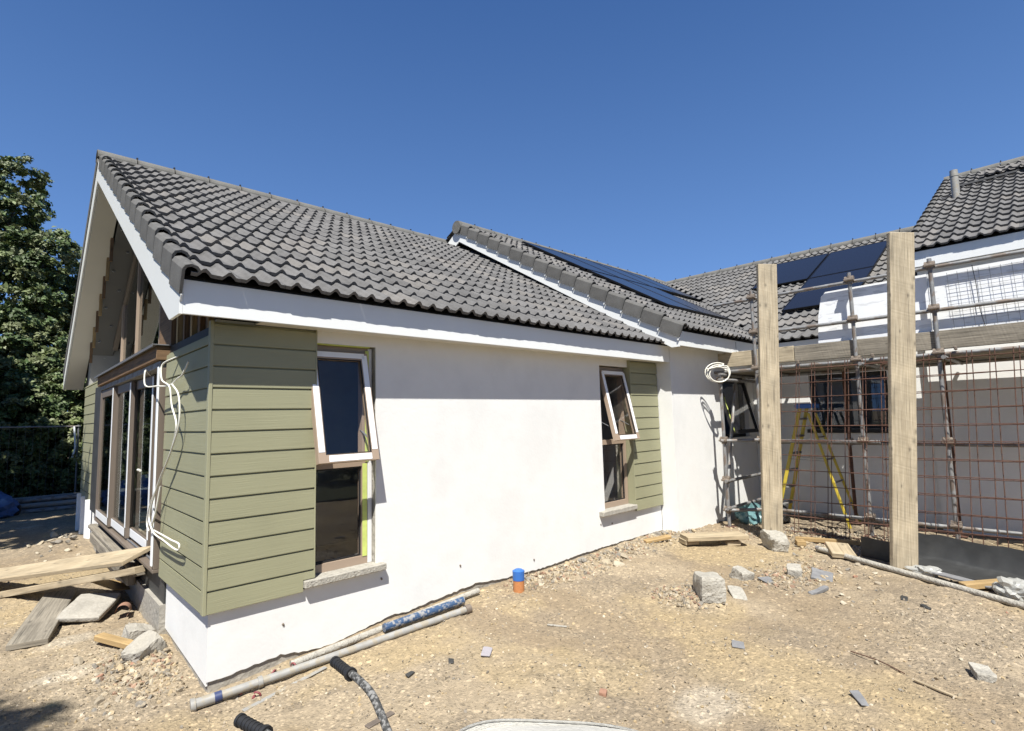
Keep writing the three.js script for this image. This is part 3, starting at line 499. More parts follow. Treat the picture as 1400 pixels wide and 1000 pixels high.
// ================================================================ middle house, projecting a little and set higher
const VX = z => 8.2 + 1.1 * (0.575 - z);            // valley line in plan
const mid = thing('middle_house', 'middle white rendered house with white bargeboard and solar panels, stepped above the gabled wing', 'house');
{
  const H = mid, wb = rect(7.3, 8.32, 1.27, 2.27);
  part('front_wall', wallZ(rect(5.80, 8.56, -0.35, 2.66), [wb], 0.21, 0.25), M.render, H);
  part('gable_wall', wallX([[-0.041, -0.35], [0.209, -0.35], [0.209, 2.66], [-0.04, 2.80]], [], 5.799, 0.15), M.render, H);
  part('gable_flank', wallX([[-0.043, 2.45], [-0.043, 2.81], [-4.23, 5.25], [-8.6, 2.8], [-8.6, 0], [-7.9, 0], [-7.9, 2.45]], [], 5.80, 0.15), M.black, H);
  part('fascia', bx(5.56, 8.32, 2.60, 2.805, 0.494, 0.514), M.whitePaint, H);
  part('fascia_joint', bx(7.28, 7.292, 2.604, 2.78, 0.5145, 0.5165, 0.0005), M.lead, H);
  part('soffit', bx(5.59, 8.5, 2.66, 2.675, 0.211, 0.493), M.soffit, H);
  part('bargeboard', boxUV(wallX([[0.515, 2.585], [0.515, 2.79], [-4.22, 5.56], [-4.22, 5.275], [0.40, 2.585]], [], 5.54, 0.02)), M.whitePaint, H);
  part('bargeboard', boxUV(wallX([[-4.222, 5.275], [-4.222, 5.56], [-8.9, 2.83], [-8.9, 2.63]], [], 5.54, 0.02)), M.whitePaint, H);
  part('back_wall', bx(5.82, 18, -0.3, 2.8, -8.7, -8.5), M.blockwork, H);
  const sl = Math.atan(0.583), up = V(0, Math.sin(sl), -Math.cos(sl)), rows = 16;
  const slab = G(new THREE.ExtrudeGeometry(shape([[0, 0.13], [8.2 - 5.56 + 0.09, 0.13], [8.2 - 5.56 + 1.1 * 4.81 - 0.02, 5.56], [0, 5.56]]), { depth: 0.12, bevelEnabled: false }).translate(0, 0, -0.135));
  const B = roofSlope(H, V(5.56, 2.80, 0.575), V(1, 0, 0), up, 8.1, rows, (x, y) => 5.56 + x < VX(0.575 - y * Math.cos(sl)) - 0.02, { seed: 9, slab });
  verges(B.roof, rows, 0.0);
  const up2 = V(0, Math.sin(sl), Math.cos(sl));
  roofSlope(H, V(14.5, 2.80, -9.03), V(-1, 0, 0), up2, 8.94, 16, null, { seed: 10, plain: true, name: 'rear_roof' });
  ridge(H, [5.50, 5.585, -4.225], [13.35, 5.585, -4.225], true, 0.12);
  // window in the front wall with an open sash
  const w = part('window', ring(7.3, 8.32, 1.27, 2.27, 0.05, 0.07).translate(0, 0, 0.10), M.black, H);
  const h = 0.9, q = 0.24, place = o => { o.position.set(7.81, 2.22, 0.15); o.rotation.x = -q; };
  place(part('sash', ring(-0.49, 0.49, -h, 0, 0.055, 0.045), M.black, w)); place(part('sash_pane', bx(-0.44, 0.44, -h + 0.05, -0.05, -0.003, 0.003, 0.001), M.glass, w));
  place(part('sash_film', bx(-0.475, -0.445, -h + 0.02, -0.3, 0.023, 0.024, 0.0004), M.lime, w)); place(part('sash_film', bx(0.445, 0.475, -h + 0.02, -0.4, 0.023, 0.024, 0.0004), M.film, w));
}
// ================================================================ rear wing behind the scaffold
const wing = thing('rear_wing', 'low rear wing in shade behind the scaffold with dark framed window and grey tiled roof', 'house');
{
  const H = wing, hole = rect(1.12, 2.2, 1.38, 2.25);
  part('front_wall', wallX(rect(0.212, 2.70, -0.35, 2.70), [hole], 8.56, 0.25), M.render, H);
  part('fascia', bx(8.245, 8.265, 2.60, 2.805, 0.53, 2.60), M.whitePaint, H);
  part('soffit', bx(8.267, 8.558, 2.66, 2.675, 0.53, 2.66), M.soffit, H);
  part('back_wall', bx(18, 18.2, -0.3, 2.9, -8.7, 7), M.blockwork, H);
  part('floor', bx(8.82, 18, 0.2, 0.3, -8.4, 7), M.concrete, H);
  const sl = Math.atan(0.53), up = V(Math.cos(sl), Math.sin(sl), 0), z0 = -4.28;
  const slab = new THREE.ExtrudeGeometry(shape([[0.575 - z0 - 0.08, 0.13], [2.62 - z0, 0.13], [2.62 - z0, 5.92], [0, 5.92], [0, 5.85]]), { depth: 0.12, bevelEnabled: false }).translate(0, 0, -0.135);
  roofSlope(H, V(8.2, 2.80, z0), V(0, 0, 1), up, 6.9, 17, (x, y) => z0 + x > 0.575 - y * Math.cos(sl) / 1.1 + 0.03, { seed: 12, slab });
  roofSlope(H, V(18.7, 2.80, 2.62), V(0, 0, -1), V(-Math.cos(sl), Math.sin(sl), 0), 11.1, 17, null, { seed: 13, plain: true, name: 'rear_roof' });
  ridge(H, [13.43, 5.565, 2.65], [13.43, 5.565, -4.3], false, 0.12);
  part('valley_gutter', beam([8.2, 2.815, 0.575], [13.42, 5.585, -4.17], 0.16, 0.012, [-0.36, 0.85, 0.38]), M.lead, H);
  const w = part('window', wallX(rect(1.12, 2.2, 1.38, 2.25), [rect(1.18, 1.63, 1.44, 2.19), rect(1.69, 2.14, 1.44, 2.19)], 8.62, 0.07), M.black, H);
  for (const a of [1.175, 1.685]) part('pane', wallX(rect(a, a + 0.46, 1.435, 2.195), [], 8.65, 0.006), M.glass, w);
  part('window_sill', bx(8.50, 8.62, 1.32, 1.378, 1.06, 2.26), M.black, H);
}
// ================================================================ taller wing on the right
const tall = thing('tall_wing', 'taller wing with white fascia and high grey tiled roof rising above the scaffold', 'house');
{
  const H = tall;
  part('front_wall', wallX(rect(2.705, 7.2, -0.35, 3.72), [], 8.46, 0.25), M.render, H);
  part('end_wall', wallZ([[8.47, 2.75], [8.47, 3.74], [13.45, 6.3], [13.45, 5.4]], [], 2.74, 0.03), M.black, H);
  part('fascia', bx(8.245, 8.265, 3.655, 3.875, 2.60, 7.2), M.whitePaint, H);
  part('soffit', bx(8.267, 8.459, 3.70, 3.715, 2.72, 7.2), M.soffit, H);
  part('side_wall', bx(8.72, 18, -0.3, 3.6, 7.0, 7.2), M.blockwork, H);
  const sl = Math.atan(0.5), up = V(Math.cos(sl), Math.sin(sl), 0);
  const D = roofSlope(H, V(8.2, 3.87, 2.62), V(0, 0, 1), up, 4.5, 17, null, { seed: 14 });
  verges(D.roof, 17, 0.0);
  roofSlope(H, V(18.7, 3.87, 7.12), V(0, 0, -1), V(-Math.cos(sl), Math.sin(sl), 0), 4.5, 17, null, { seed: 15, plain: true, name: 'rear_roof' });
  ridge(H, [13.45, 6.475, 2.57], [13.45, 6.475, 7.1], false, 0.12);
  // tiles lifted out and laid loose round a hole in the slope
  const P = (x, y, h) => V(x, y, h).applyMatrix4(frame(V(8.2, 3.87, 2.62), V(0, 0, 1), up));
  const q = new THREE.Quaternion().setFromRotationMatrix(frame(V(0, 0, 0), V(0, 0, 1), up));
  for (const [x, y, h, a] of [[0.62, 4.60, 0.09, 0.05], [0.95, 4.55, 0.10, -0.04], [1.25, 4.30, 0.10, 0.3]]) { const p = P(x, y, h), m = part('lifted_tile', TILES[1], M.tile[2], H, [p.x, p.y, p.z]); m.quaternion.copy(q).multiply(new THREE.Quaternion().setFromEuler(new THREE.Euler(0.05, 0.1, a))); }
  const hp = P(0.7, 4.35, 0.075), hm = part('roof_opening', cbox(0.85, 0.2, 0.02, 0.002), M.felt, H, [hp.x, hp.y, hp.z]); hm.quaternion.copy(q);
  solo('vent_pipe', 'grey plastic soil vent pipe standing out of the high tiled roof', 'pipe', G(new THREE.CylinderGeometry(0.06, 0.06, 0.62, 18).translate(0, 0.2, 0), new THREE.CylinderGeometry(0.066, 0.066, 0.05, 18).translate(0, 0.42, 0)), M.greyPlastic, [11.28, 5.43, 2.95]);
}
// solar panels lying on the tiles
function solarPanel(o, e1, up, x, y, w, h, label, group) {
  const g = thing('solar_panel', label, 'solar panel', [0, 0, 0], 0, group), m = frame(o, e1, up).multiply(new THREE.Matrix4().makeTranslation(x, y, 0.108)); g.applyMatrix4(m);
  part('frame', G(cbox(w, 0.02, 0.035, 0.002).translate(w / 2, 0.01, 0), cbox(w, 0.02, 0.035, 0.002).translate(w / 2, h - 0.01, 0), cbox(0.02, h - 0.042, 0.035, 0.002).translate(0.01, h / 2, 0), cbox(0.02, h - 0.042, 0.035, 0.002).translate(w - 0.01, h / 2, 0)), M.solarFrame, g);
  part('glass', cbox(w - 0.042, h - 0.042, 0.02, 0.001).translate(w / 2, h / 2, 0.003), M.solar, g);
}
{
  const sB = Math.atan(0.583), uB = V(0, Math.sin(sB), -Math.cos(sB)), oB = V(5.56, 2.80, 0.575);
  const ys = [1.10, 3.05];
  for (let r = 0; r < 2; r++) for (let c = 0; c < (r ? 4 : 2); c++) solarPanel(oB, V(1, 0, 0), uB, 1.22 + c * 1.15, ys[r], 1.13, 1.9, ['black solar panel in the ' + (r ? 'upper' : 'lower') + ' row on the middle house, ' + ['beside the bargeboard', r ? 'second from the bargeboard' : 'beside the valley', 'third from the bargeboard', 'farthest from the bargeboard'][c]][0], 'solar panels on the middle house roof');
  const sC = Math.atan(0.53), uC = V(Math.cos(sC), Math.sin(sC), 0), oC = V(8.2, 2.80, -4.28);
  for (const [z, y] of [[-0.66, 3.2], [0.52, 3.2], [0.52, 1.32]]) solarPanel(oC, V(0, 0, 1), uC, z + 4.28, y, 1.15, 1.86, y < 2 ? 'black solar panel low on the rear wing roof, half behind the white board' : z < 0 ? 'black solar panel high on the rear wing roof, partly behind a timber post' : 'black solar panel high on the rear wing roof beside the tall wing', 'solar panels on the rear wing roof');
}

// ================================================================ scaffold
const scaf = thing('scaffold', 'galvanised tube scaffold with guard rails, toe boards and boarded deck along the rear wing', 'scaffold');
{
  const S = scaf, R = 0.0242, X = 7.1;
  const coup = (x, y, z, v) => part('coupler', G(cbox(0.085, 0.055, 0.07, 0.014), rod([0, -0.05, 0.0], [0, 0.05, 0.0], 0.038, 10), rod([0.0, 0.02, -0.052], [0.0, 0.02, 0.052], 0.036, 10), cbox(0.03, 0.03, 0.12, 0.008).translate(-0.045, 0, 0)), M.coupler, S, [x, y, z], [0, v ? Math.PI / 2 : 0, 0]);
  const std_ = (x, z, top, m = M.galv) => { part('standard', rod([x, groundY(x, z) - 0.02, z], [x, top, z], R, 12), m, S); part('base_plate', cbox(0.15, 0.008, 0.15, 0.002), M.rust, S, [x, groundY(x, z) + 0.012, z]); };
  std_(6.73, 0.49, 2.24); for (const y of [2.16, 1.275, 0.70, 0.27]) coup(6.73, y, 0.49);
  for (const y of [1.27, 0.27]) part('ledger', rod([6.66, y, 0.47], [7.2, y, 0.98], R, 12), M.galv, S);
  for (const [z, t] of [[0.88, 3.50], [2.18, 3.50], [3.04, 3.49], [4.5, 3.5]]) { std_(X, z, t); if (t > 3) { coup(X, 3.40, z); coup(X, 2.87, z); } coup(X, 2.33, z); coup(X, 1.27, z); coup(X, 0.30, z); }
  for (const z of [0.55, 1.75, 2.93, 4.4]) { std_(8.12, z, 2.30, M.rust); coup(8.12, 2.3, z); coup(8.12, 1.2, z); }
  const led = (n, y, z0, z1, x = X + 0.05) => part(n, rod([x, y, z0], [x, y, z1], R, 12), M.galv, S);
  led('guard_rail', 3.385, 0.26, 5.2); led('guard_rail', 2.855, 0.80, 5.2); led('ledger', 2.315, 0.2, 5.2); led('ledger', 1.255, 0.85, 2.35); led('ledger', 0.27, 0.85, 5.2);
  led('ledger', 2.26, 0.3, 5.2, 8.17); led('ledger', 1.18, 0.4, 5.2, 8.17);
  for (const z of [0.38, 0.95, 2.25, 3.1, 4.4]) part('transom', rod([6.95, 2.265, z], [8.4, 2.265, z], R, 12), M.galv, S);
  for (const [y, z] of [[2.17, 0.53], [0.69, 0.53], [0.30, 0.53]]) part('transom', rod([6.62, y, z], [7.95, y, z], R, 12), M.galv, S);
  part('brace', rod([6.78, 0.30, 0.43], [7.55, 2.2, 0.36], R, 12), M.galv, S);
  // deck and toe boards
  for (let i = 0; i < 5; i++) { const x = 7.22 + i * 0.225, r = 0.02 * (i % 3); for (const [a, b] of [[0.32, 2.24], [2.245, 5.2]]) part('deck_board', bx(x, x + 0.215, 2.292, 2.330, a + r, b, 0.006), M.woodGrey, S); }
  part('toe_board', bx(7.135, 7.173, 2.385, 2.61, 0.28, 1.405, 0.006), M.woodPost, S);
  part('toe_board', bx(7.132, 7.170, 2.375, 2.60, 1.412, 5.2, 0.006), M.woodGrey, S);
  for (const z of [1.46, 2.36, 3.2]) part('board_clip', cbox(0.05, 0.05, 0.03, 0.01), M.coupler, S, [7.11, 2.37, z]);
}
// timber boards stood upright against the scaffold
solo('timber_post', 'upright pale timber board wedged by the rough stone at its foot', 'post', beam([6.31, -0.06, 1.25], [6.31, 3.645, 1.428], 0.056, 0.255, [0.686, 0, -0.728].map((v, i) => [0.728, 0, 0.686][i]), 0.005), M.woodPost);
solo('timber_post', 'upright pale timber board standing beside the black folded membrane', 'post', beam([5.77, -0.08, 2.752], [5.75, 3.52, 3.01], 0.056, 0.262, [0.728, 0, 0.686], 0.005), M.woodPost);
// white boards on the scaffold lift
const shA = [[1.71, 2.615], [1.735, 2.98], [1.79, 3.26], [1.85, 3.318], [2.98, 3.33], [2.98, 2.605]], shB = [[2.99, 2.605], [2.99, 3.325], [5.1, 3.345], [5.1, 2.605]];
solo('insulation_board', 'scuffed white insulation board with a broken corner leaning inside the guard rail', 'board', wallX(shA, [], 7.215, 0.05), M.insul);
solo('insulation_board', 'white insulation board behind the square wire grid on the scaffold', 'board', wallX(shB, [], 7.225, 0.05), M.insul);
{
  const g = thing('wire_grid', 'thin grey square wire grid hung over the white insulation board', 'wire mesh');
  for (let i = 0; i < 8; i++) part('wire', rod([7.205, 2.63 + i * 0.092, 3.18], [7.205, 2.63 + i * 0.092 + 0.03, 5.1], 0.002, 5), M.lead, g);
  for (let i = 0; i < 20; i++) part('wire', rod([7.20, 2.615, 3.2 + i * 0.097], [7.20, 3.30, 3.18 + i * 0.097], 0.002, 5), M.lead, g);
  part('tie_wire', cable([[7.19, 3.34, 3.42], [7.185, 3.1, 3.44], [7.19, 2.8, 3.45], [7.18, 2.6, 3.48]], 0.004, 20), M.black, g);
}
// rusty reinforcement mesh sheets leaning on the scaffold
function rebar(label, P0, eu, ev, nu, nv, du, dv, seed) {
  const g = thing('reinforcement_mesh', label, 'mesh', P0, 0, 'rusty mesh sheets leaning on the scaffold'), r = rng(seed), U = V(...eu).normalize(), W = V(...ev).normalize(), N = U.clone().cross(W), LU = (nu - 1) * du + 0.16, LV = (nv - 1) * dv + 0.16;
  const pt = (a, b, c = 0) => U.clone().multiplyScalar(a).addScaledVector(W, b).addScaledVector(N, c + 0.012 * Math.sin(a * 2.1 + seed) * (b / 2.2));
  for (let i = 0; i < nu; i++) { const a = 0.08 + i * du, c = []; for (let k = 0; k <= 4; k++) { const p = pt(a + 0.008 * (r() - 0.5), LV * k / 4, 0); c.push([p.x, p.y, p.z]); } part('bar', cable(c, 0.0048, 8, 6), M.rust, g); }
  for (let j = 0; j < nv; j++) { const b = 0.08 + j * dv, c = []; for (let k = 0; k <= 4; k++) { const p = pt(LU * k / 4, b + 0.006 * (r() - 0.5), 0.008); c.push([p.x, p.y, p.z]); } part('bar', cable(c, 0.0048, 8, 6), M.rust, g); }
}
rebar('rusty mesh sheet between the two timber posts', [6.62, 0.02, 1.13], [0, 0, 1], [0.19, 1, 0.02], 8, 12, 0.2, 0.2, 1);
rebar('rusty mesh sheet doubled behind another between the two timber posts', [6.74, 0.0, 1.34], [0, 0.01, 1], [0.14, 1, 0.03], 7, 12, 0.2, 0.2, 2);
rebar('rusty mesh sheet standing behind the black folded membrane', [6.45, 0.05, 2.55], [0.03, 0, 1], [0.26, 1, 0.03], 11, 12, 0.2, 0.2, 3);
rebar('rusty mesh sheet doubled behind another near the black folded membrane', [6.64, 0.0, 2.42], [0.02, 0.01, 1], [0.18, 1, 0.02], 11, 12, 0.2, 0.2, 4);
// stepladder behind the mesh
{
  const L = thing('stepladder', 'yellow fibreglass stepladder opened out behind the rusty mesh', 'ladder'), x = 8.02, top = 1.74, zt = 1.24;
  for (const s of [-1, 1]) {
    part('front_rail', beam([x + s * 0.24, 0.0, zt - 0.48], [x + s * 0.15, top, zt - 0.05], 0.05, 0.025, [1, 0, 0]), M.yellow, L);
    part('rear_rail', beam([x + s * 0.25, 0.0, zt + 0.52], [x + s * 0.16, top - 0.1, zt + 0.06], 0.035, 0.025, [1, 0, 0]), M.yellow, L);
    part('spreader', beam([x + s * 0.2, 0.95, zt - 0.25], [x + s * 0.2, 0.93, zt + 0.28], 0.02, 0.006), M.galv, L);
  }
  for (let i = 0; i < 6; i++) { const t = (i + 0.9) / 6.6; part('tread', cbox(0.46 - 0.16 * t, 0.03, 0.08, 0.006), M.galv, L, [x, t * top, lerp(zt - 0.48, zt - 0.05, t)]); }
  for (let i = 0; i < 4; i++) { const t = (i + 0.9) / 5; part('rear_brace', cbox(0.47 - 0.16 * t, 0.025, 0.02, 0.005), M.galv, L, [x, t * (top - 0.1), lerp(zt + 0.52, zt + 0.06, t)]); }
  part('top_cap', cbox(0.38, 0.07, 0.24, 0.012), M.blue, L, [x, top + 0.01, zt]);
}

// ================================================================ things on the ground
const gy = (x, z, d = 0) => groundY(x, z) + d;
// white cables
solo('hanging_cable', 'loops of white electric cable hanging over the olive clad corner', 'cable', G(
  cable([[-0.01, 2.26, -0.90], [-0.08, 2.20, -1.12], [-0.09, 2.08, -1.06], [-0.07, 2.0, -0.86], [-0.06, 1.86, -0.82], [-0.06, 1.70, -0.64], [-0.055, 1.56, -0.74], [-0.06, 1.30, -1.05], [-0.075, 1.02, -1.42], [-0.075, 0.86, -1.52], [-0.07, 0.80, -1.46], [-0.07, 0.95, -1.24], [-0.06, 1.2, -1.12]], 0.007, 120),
  cable([[-0.02, 2.18, -1.95], [-0.10, 2.20, -1.72], [-0.11, 2.08, -1.66], [-0.09, 2.03, -1.2], [-0.065, 2.02, -0.86], [-0.05, 2.06, -0.70], [-0.055, 2.08, -0.52], [-0.04, 2.17, -0.42]], 0.007, 80),
  cable([[-0.065, 2.02, -0.80], [-0.055, 1.92, -0.62], [-0.05, 1.72, -0.60], [-0.06, 1.5, -0.78], [-0.07, 1.2, -1.18], [-0.08, 0.92, -1.40], [-0.075, 0.83, -1.30], [-0.07, 0.80, -0.9], [-0.05, 0.79, -0.47], [-0.05, 0.82, -0.46], [-0.06, 0.83, -0.7], [-0.07, 0.83, -1.25]], 0.007, 120)), M.cream);
{
  const p = [[6.42, 2.32, 0.44]]; for (let i = 0; i <= 60; i++) { const a = i / 20 * Math.PI * 2 + 1, k = Math.floor(i / 20), q = 0.165 - 0.018 * k; p.push([6.60 + q * 1.18 * Math.cos(a) * 0.75, 2.275 - 0.016 * k + q * Math.sin(a) * 0.86, 0.52 + q * 1.18 * Math.cos(a) * 0.62 + 0.012 * k]); }
  solo('cable_coil', 'coil of white cable hung on the end scaffold tube', 'cable', cable(p, 0.0085, 220), M.cream);
}
// drain pipes along the wall
{
  const g = thing('drain_pipe', 'long grey plastic pipe with collars lying along the foot of the white wall', 'pipe');
  const a = [0.05, gy(0.05, 0.13) + 0.05, 0.125], b = [1.95, gy(1.95, 0.38) + 0.045, 0.385];
  a[1] -= 0.012; b[1] -= 0.01;
  const at = t => [lerp(a[0], b[0], t), lerp(a[1], b[1], t), lerp(a[2], b[2], t)];
  part('pipe', rod(a, b, 0.027, 18), M.greyPlastic, g);
  part('socket', G(rod(at(-0.06), at(0.0), 0.033, 16), rod(at(-0.07), at(-0.055), 0.042, 16)), M.greyPlastic, g); part('blue_band', rod(at(0.0), at(0.022), 0.0325, 16), M.navy, g);
  part('collar', rod(at(0.135), at(0.15), 0.036, 16), M.greyPlastic, g); part('end_collar', rod(at(0.985), at(1.01), 0.038, 14), M.coupler, g);
}
for (const [x, z, y] of [[0.20, 0.13, 0.035], [0.42, 0.12, 0.03], [0.27, 0.255, 0.015], [0.56, 0.13, 0.035]]) solo('pipe_clip', 'small dark red pipe clip lying by the grey pipe', 'clip', G(new THREE.TorusGeometry(0.024, 0.007, 6, 14, 4.4), cbox(0.02, 0.016, 0.03, 0.003).translate(0, -0.028, 0)), std({ color: lin(0.20, 0.05, 0.055), roughness: 0.6 }), [x, gy(x, z, y), z], [0.5, x * 9, 0.6], 'loose pipe clips by the grey pipe');
solo('blue_pipe', 'blue pipe smeared with mortar lying behind the grey pipe', 'pipe', rod([1.26, gy(1.26, 0.16) + 0.05, 0.17], [2.03, gy(2.03, 0.2) + 0.045, 0.215], 0.032, 16), M.bluePipe);
solo('dirty_pipe', 'mortar grey pipe lying against the wall foot behind the blue pipe', 'pipe', rod([0.55, gy(0.55, 0.08) + 0.035, 0.10], [2.3, gy(2.3, 0.1) + 0.035, 0.10], 0.026, 14), M.block);
solo('plastic_strip', 'crumpled dusty plastic strip trailing under the grey pipe', 'plastic', beam([0.14, gy(0.14, 0.40) + 0.008, 0.40], [0.72, gy(0.72, 0.30) + 0.012, 0.30], 0.035, 0.006), M.greyPlastic);
{
  const g = thing('drain_stub', 'orange clay drain stub with blue tape cap standing beside the wall', 'pipe', [2.62, gy(2.62, 0.32), 0.32]);
  part('stub', new THREE.CylinderGeometry(0.053, 0.053, 0.26, 22).translate(0, 0.02, 0), M.terracotta, g);
  part('tape_cap', G(new THREE.CylinderGeometry(0.058, 0.056, 0.085, 22).translate(0, 0.145, 0), new THREE.CylinderGeometry(0.035, 0.057, 0.014, 22).translate(0, 0.194, 0)), M.blue, g);
}
// masonry: rough blocks shaped from a subdivided, battered box
function roughBox(w, h, d, amp, seed, n = 5) {
  n = Math.max(n, 7); const g = new THREE.BoxGeometry(w, h, d, n, n, n), p = g.attributes.position, o = seed * 13.7;
  for (let i = 0; i < p.count; i++) {
    let x = p.getX(i), y = p.getY(i), z = p.getZ(i); const e = Math.pow(Math.abs(x) / w * 2, 4) + Math.pow(Math.abs(y) / h * 2, 4) + Math.pow(Math.abs(z) / d * 2, 4), k = 1 - 0.05 * Math.max(0, e - 1);
    const q = f => (fbm(x * 9 / 0.3 * 0.25 + y * 7 + o + f, z * 9 + y * 8 + f * 3 + o, 3) - 0.5) * amp;
    p.setXYZ(i, x * k + q(1), y * k + q(2), z * k + q(3));
  }
  const gg = g.toNonIndexed(); gg.computeVertexNormals(); return boxUV(gg, [w, h, d], o, o);
}
solo('concrete_block', 'broken pale concrete block half sunk in rubble on the open ground', 'block', roughBox(0.30, 0.22, 0.22, 0.05, 1), M.block, [3.68, gy(3.68, 1.70, 0.075), 1.70], [0.06, 0.75, -0.10]);
solo('rough_stone', 'rough red stained stone at the foot of the timber board', 'stone', roughBox(0.34, 0.19, 0.2, 0.07, 2), M.block, [5.95, gy(5.95, 1.42, 0.08), 1.42], [0.05, 0.85, 0.08]);
solo('concrete_block', 'small grey concrete offcut lying among slate scraps', 'block', roughBox(0.17, 0.11, 0.13, 0.03, 3), M.block, [4.93, gy(4.93, 1.99, 0.035), 1.99], [0.05, 0.4, 0.12]);
solo('concrete_block', 'pale concrete lump half buried beside the small grey offcut', 'block', roughBox(0.2, 0.12, 0.18, 0.06, 4), M.block, [4.55, gy(4.6, 1.62, 0.02), 1.62], [0.1, 1.2, 0.1]);
solo('concrete_lump', 'pale broken concrete lump beside the clad corner of the gable', 'block', roughBox(0.24, 0.14, 0.19, 0.08, 5), M.concrete, [-0.16, gy(-0.16, -1.02, 0.03), -1.02], [0.2, 0.6, 0.15]);
solo('concrete_lump', 'flat broken concrete lump by the foundation wall below the step', 'block', roughBox(0.2, 0.1, 0.15, 0.06, 6), M.concrete, [-0.13, gy(-0.13, -1.38, 0.03), -1.38], [0.1, 0.2, -0.2]);
// boards stacked by the wall corner
{
  const z = 0.83, x = 5.66;
  solo('pallet_board', 'yellow ended timber board resting on packers near the scaffold', 'board', beam([5.30, gy(5.3, 0.56) + 0.10, 0.56], [5.92, gy(5.9, 1.05) + 0.11, 1.05], 0.26, 0.05), M.woodFresh);
  for (const [a, b, l] of [[5.38, 0.58, 'pale timber packer under the left end of the resting board'], [5.78, 0.93, 'pale timber packer under the scaffold end of the resting board']]) solo('timber_packer', l, 'timber', cbox(0.18, 0.06, 0.2, 0.006), M.woodFresh, [a, gy(a, b, 0.035), b], [0, -0.6, 0]);
  void z; void x;
}
const off = (l, p, s, r, m = M.woodFresh) => solo('timber_offcut', l, 'timber', cbox(...s, 0.005), m, [p[0], gy(p[0], p[2], p[1]), p[2]], r);
off('pale square timber offcut on the tube end by the mesh', [6.0, 0.06, 2.12], [0.34, 0.05, 0.24], [0.06, 0.5, 0.14]);
off('small ochre timber offcut beside the red stained stone', [6.22, 0.03, 1.62], [0.16, 0.06, 0.1], [0, 0.5, 0], M.woodOchre);
off('long ochre batten lying under the rusty mesh', [6.45, 0.04, 1.85], [0.7, 0.05, 0.06], [0, -1.35, 0.02], M.woodOchre);
off('ochre timber offcut under the end of the black membrane', [5.55, 0.05, 3.42], [0.4, 0.05, 0.1], [0, -0.9, 0.1], M.woodOchre);
off('broken brown board by the wall corner rubble', [5.15, 0.05, 0.27], [0.36, 0.035, 0.09], [0.1, -0.5, 0.15], M.woodOchre);
off('short timber offcut lying by the gable rubble', [-0.29, 0.035, -1.32], [0.40, 0.045, 0.075], [0.02, -1.1, -0.05], M.woodOchre);
// scaffold tube on the ground
{
  const g = thing('loose_tube', 'muddy scaffold tube lying in front of the upright timber board', 'pipe');
  const a = [6.02, gy(6.02, 1.9) + 0.045, 1.90], b = [4.95, gy(4.95, 4.1) + 0.035, 4.12];
  part('tube', rod(a, b, 0.028, 14), M.block, g); part('tube_end', rod(a, [a[0] + 0.02, a[1] + 0.002, a[2] - 0.04], 0.03, 14), M.galv, g);
}
// folded black membrane
{
  const g = thing('folded_membrane', 'black plastic damp proof sheet folded to an angle behind the loose tube', 'membrane');
  const W = 12, pos = [], idx = [], uv = [], r = rng(9), prof = [[-0.30, 0.03], [-0.18, 0.045], [0.0, 0.05], [0.05, 0.075], [0.085, 0.20], [0.10, 0.29]];
  for (let i = 0; i <= W; i++) { const t = i / W, cx = lerp(6.22, 5.72, t), cz = lerp(2.72, 4.3, t); prof.forEach(([o, h], k) => { pos.push(cx + o * 0.95 + 0.012 * (r() - 0.5), gy(cx, cz) + h + (k < 3 ? 0.02 * (1 - t) : 0.03 * (1 - t)) + 0.014 * (r() - 0.5), cz + o * 0.3 + 0.012 * (r() - 0.5)); uv.push(t * 1.6, k * 0.1); if (i && k) { const n = prof.length, e = i * n + k; idx.push(e, e - 1, e - n, e - 1, e - n - 1, e - n); } }); }
  const gg = new THREE.BufferGeometry(); gg.setAttribute('position', new THREE.Float32BufferAttribute(pos, 3)); gg.setAttribute('uv', new THREE.Float32BufferAttribute(uv, 2)); gg.setIndex(idx); gg.computeVertexNormals();
  const m2 = M.membrane.clone(); m2.side = THREE.DoubleSide; part('sheet', gg, m2, g);
  part('slat', beam([5.72, gy(5.7, 2.98) + 0.05, 2.98], [5.45, gy(5.45, 3.62) + 0.04, 3.62], 0.1, 0.018), M.slate, g);
}
solo('membrane_roll', 'short black membrane offcut standing behind the upright timber board', 'membrane', beam([6.12, gy(6.1, 2.35) + 0.12, 2.30], [6.05, gy(6.0, 2.7) + 0.11, 2.66], 0.012, 0.22), M.membrane);
// bags: crumpled lumps
function lump(rx, ry, rz, amp, seed, detail = 4) {
  const g = new THREE.IcosahedronGeometry(1, detail), p = g.attributes.position;
  for (let i = 0; i < p.count; i++) { const v = V(p.getX(i), p.getY(i), p.getZ(i)), n = fbm(v.x * 2.2 + seed * 7, v.y * 2.2 + v.z * 1.7 + seed, 4) - 0.5, q = 1 + amp * n * 2; p.setXYZ(i, v.x * rx * q, v.y * ry * q, v.z * rz * q); }
  g.computeVertexNormals(); return g;
}
solo('plastic_bag', 'crumpled clear plastic bag at the end of the loose tube', 'bag', lump(0.15, 0.10, 0.13, 0.6, 3), M.plasticBag, [5.36, gy(5.36, 3.62, 0.06), 3.62]);
solo('plastic_bag', 'small crumpled clear plastic wrap at the foot of the timber board by the membrane', 'bag', lump(0.08, 0.05, 0.13, 0.6, 5), M.plasticBag, [5.72, gy(5.72, 2.93, 0.04), 2.95]);
solo('rubble_sack', 'teal plastic rubble sack slumped under the end scaffold bay', 'bag', lump(0.24, 0.16, 0.2, 0.55, 7), M.tealBag, [7.42, gy(7.42, 0.5, 0.12), 0.52]);
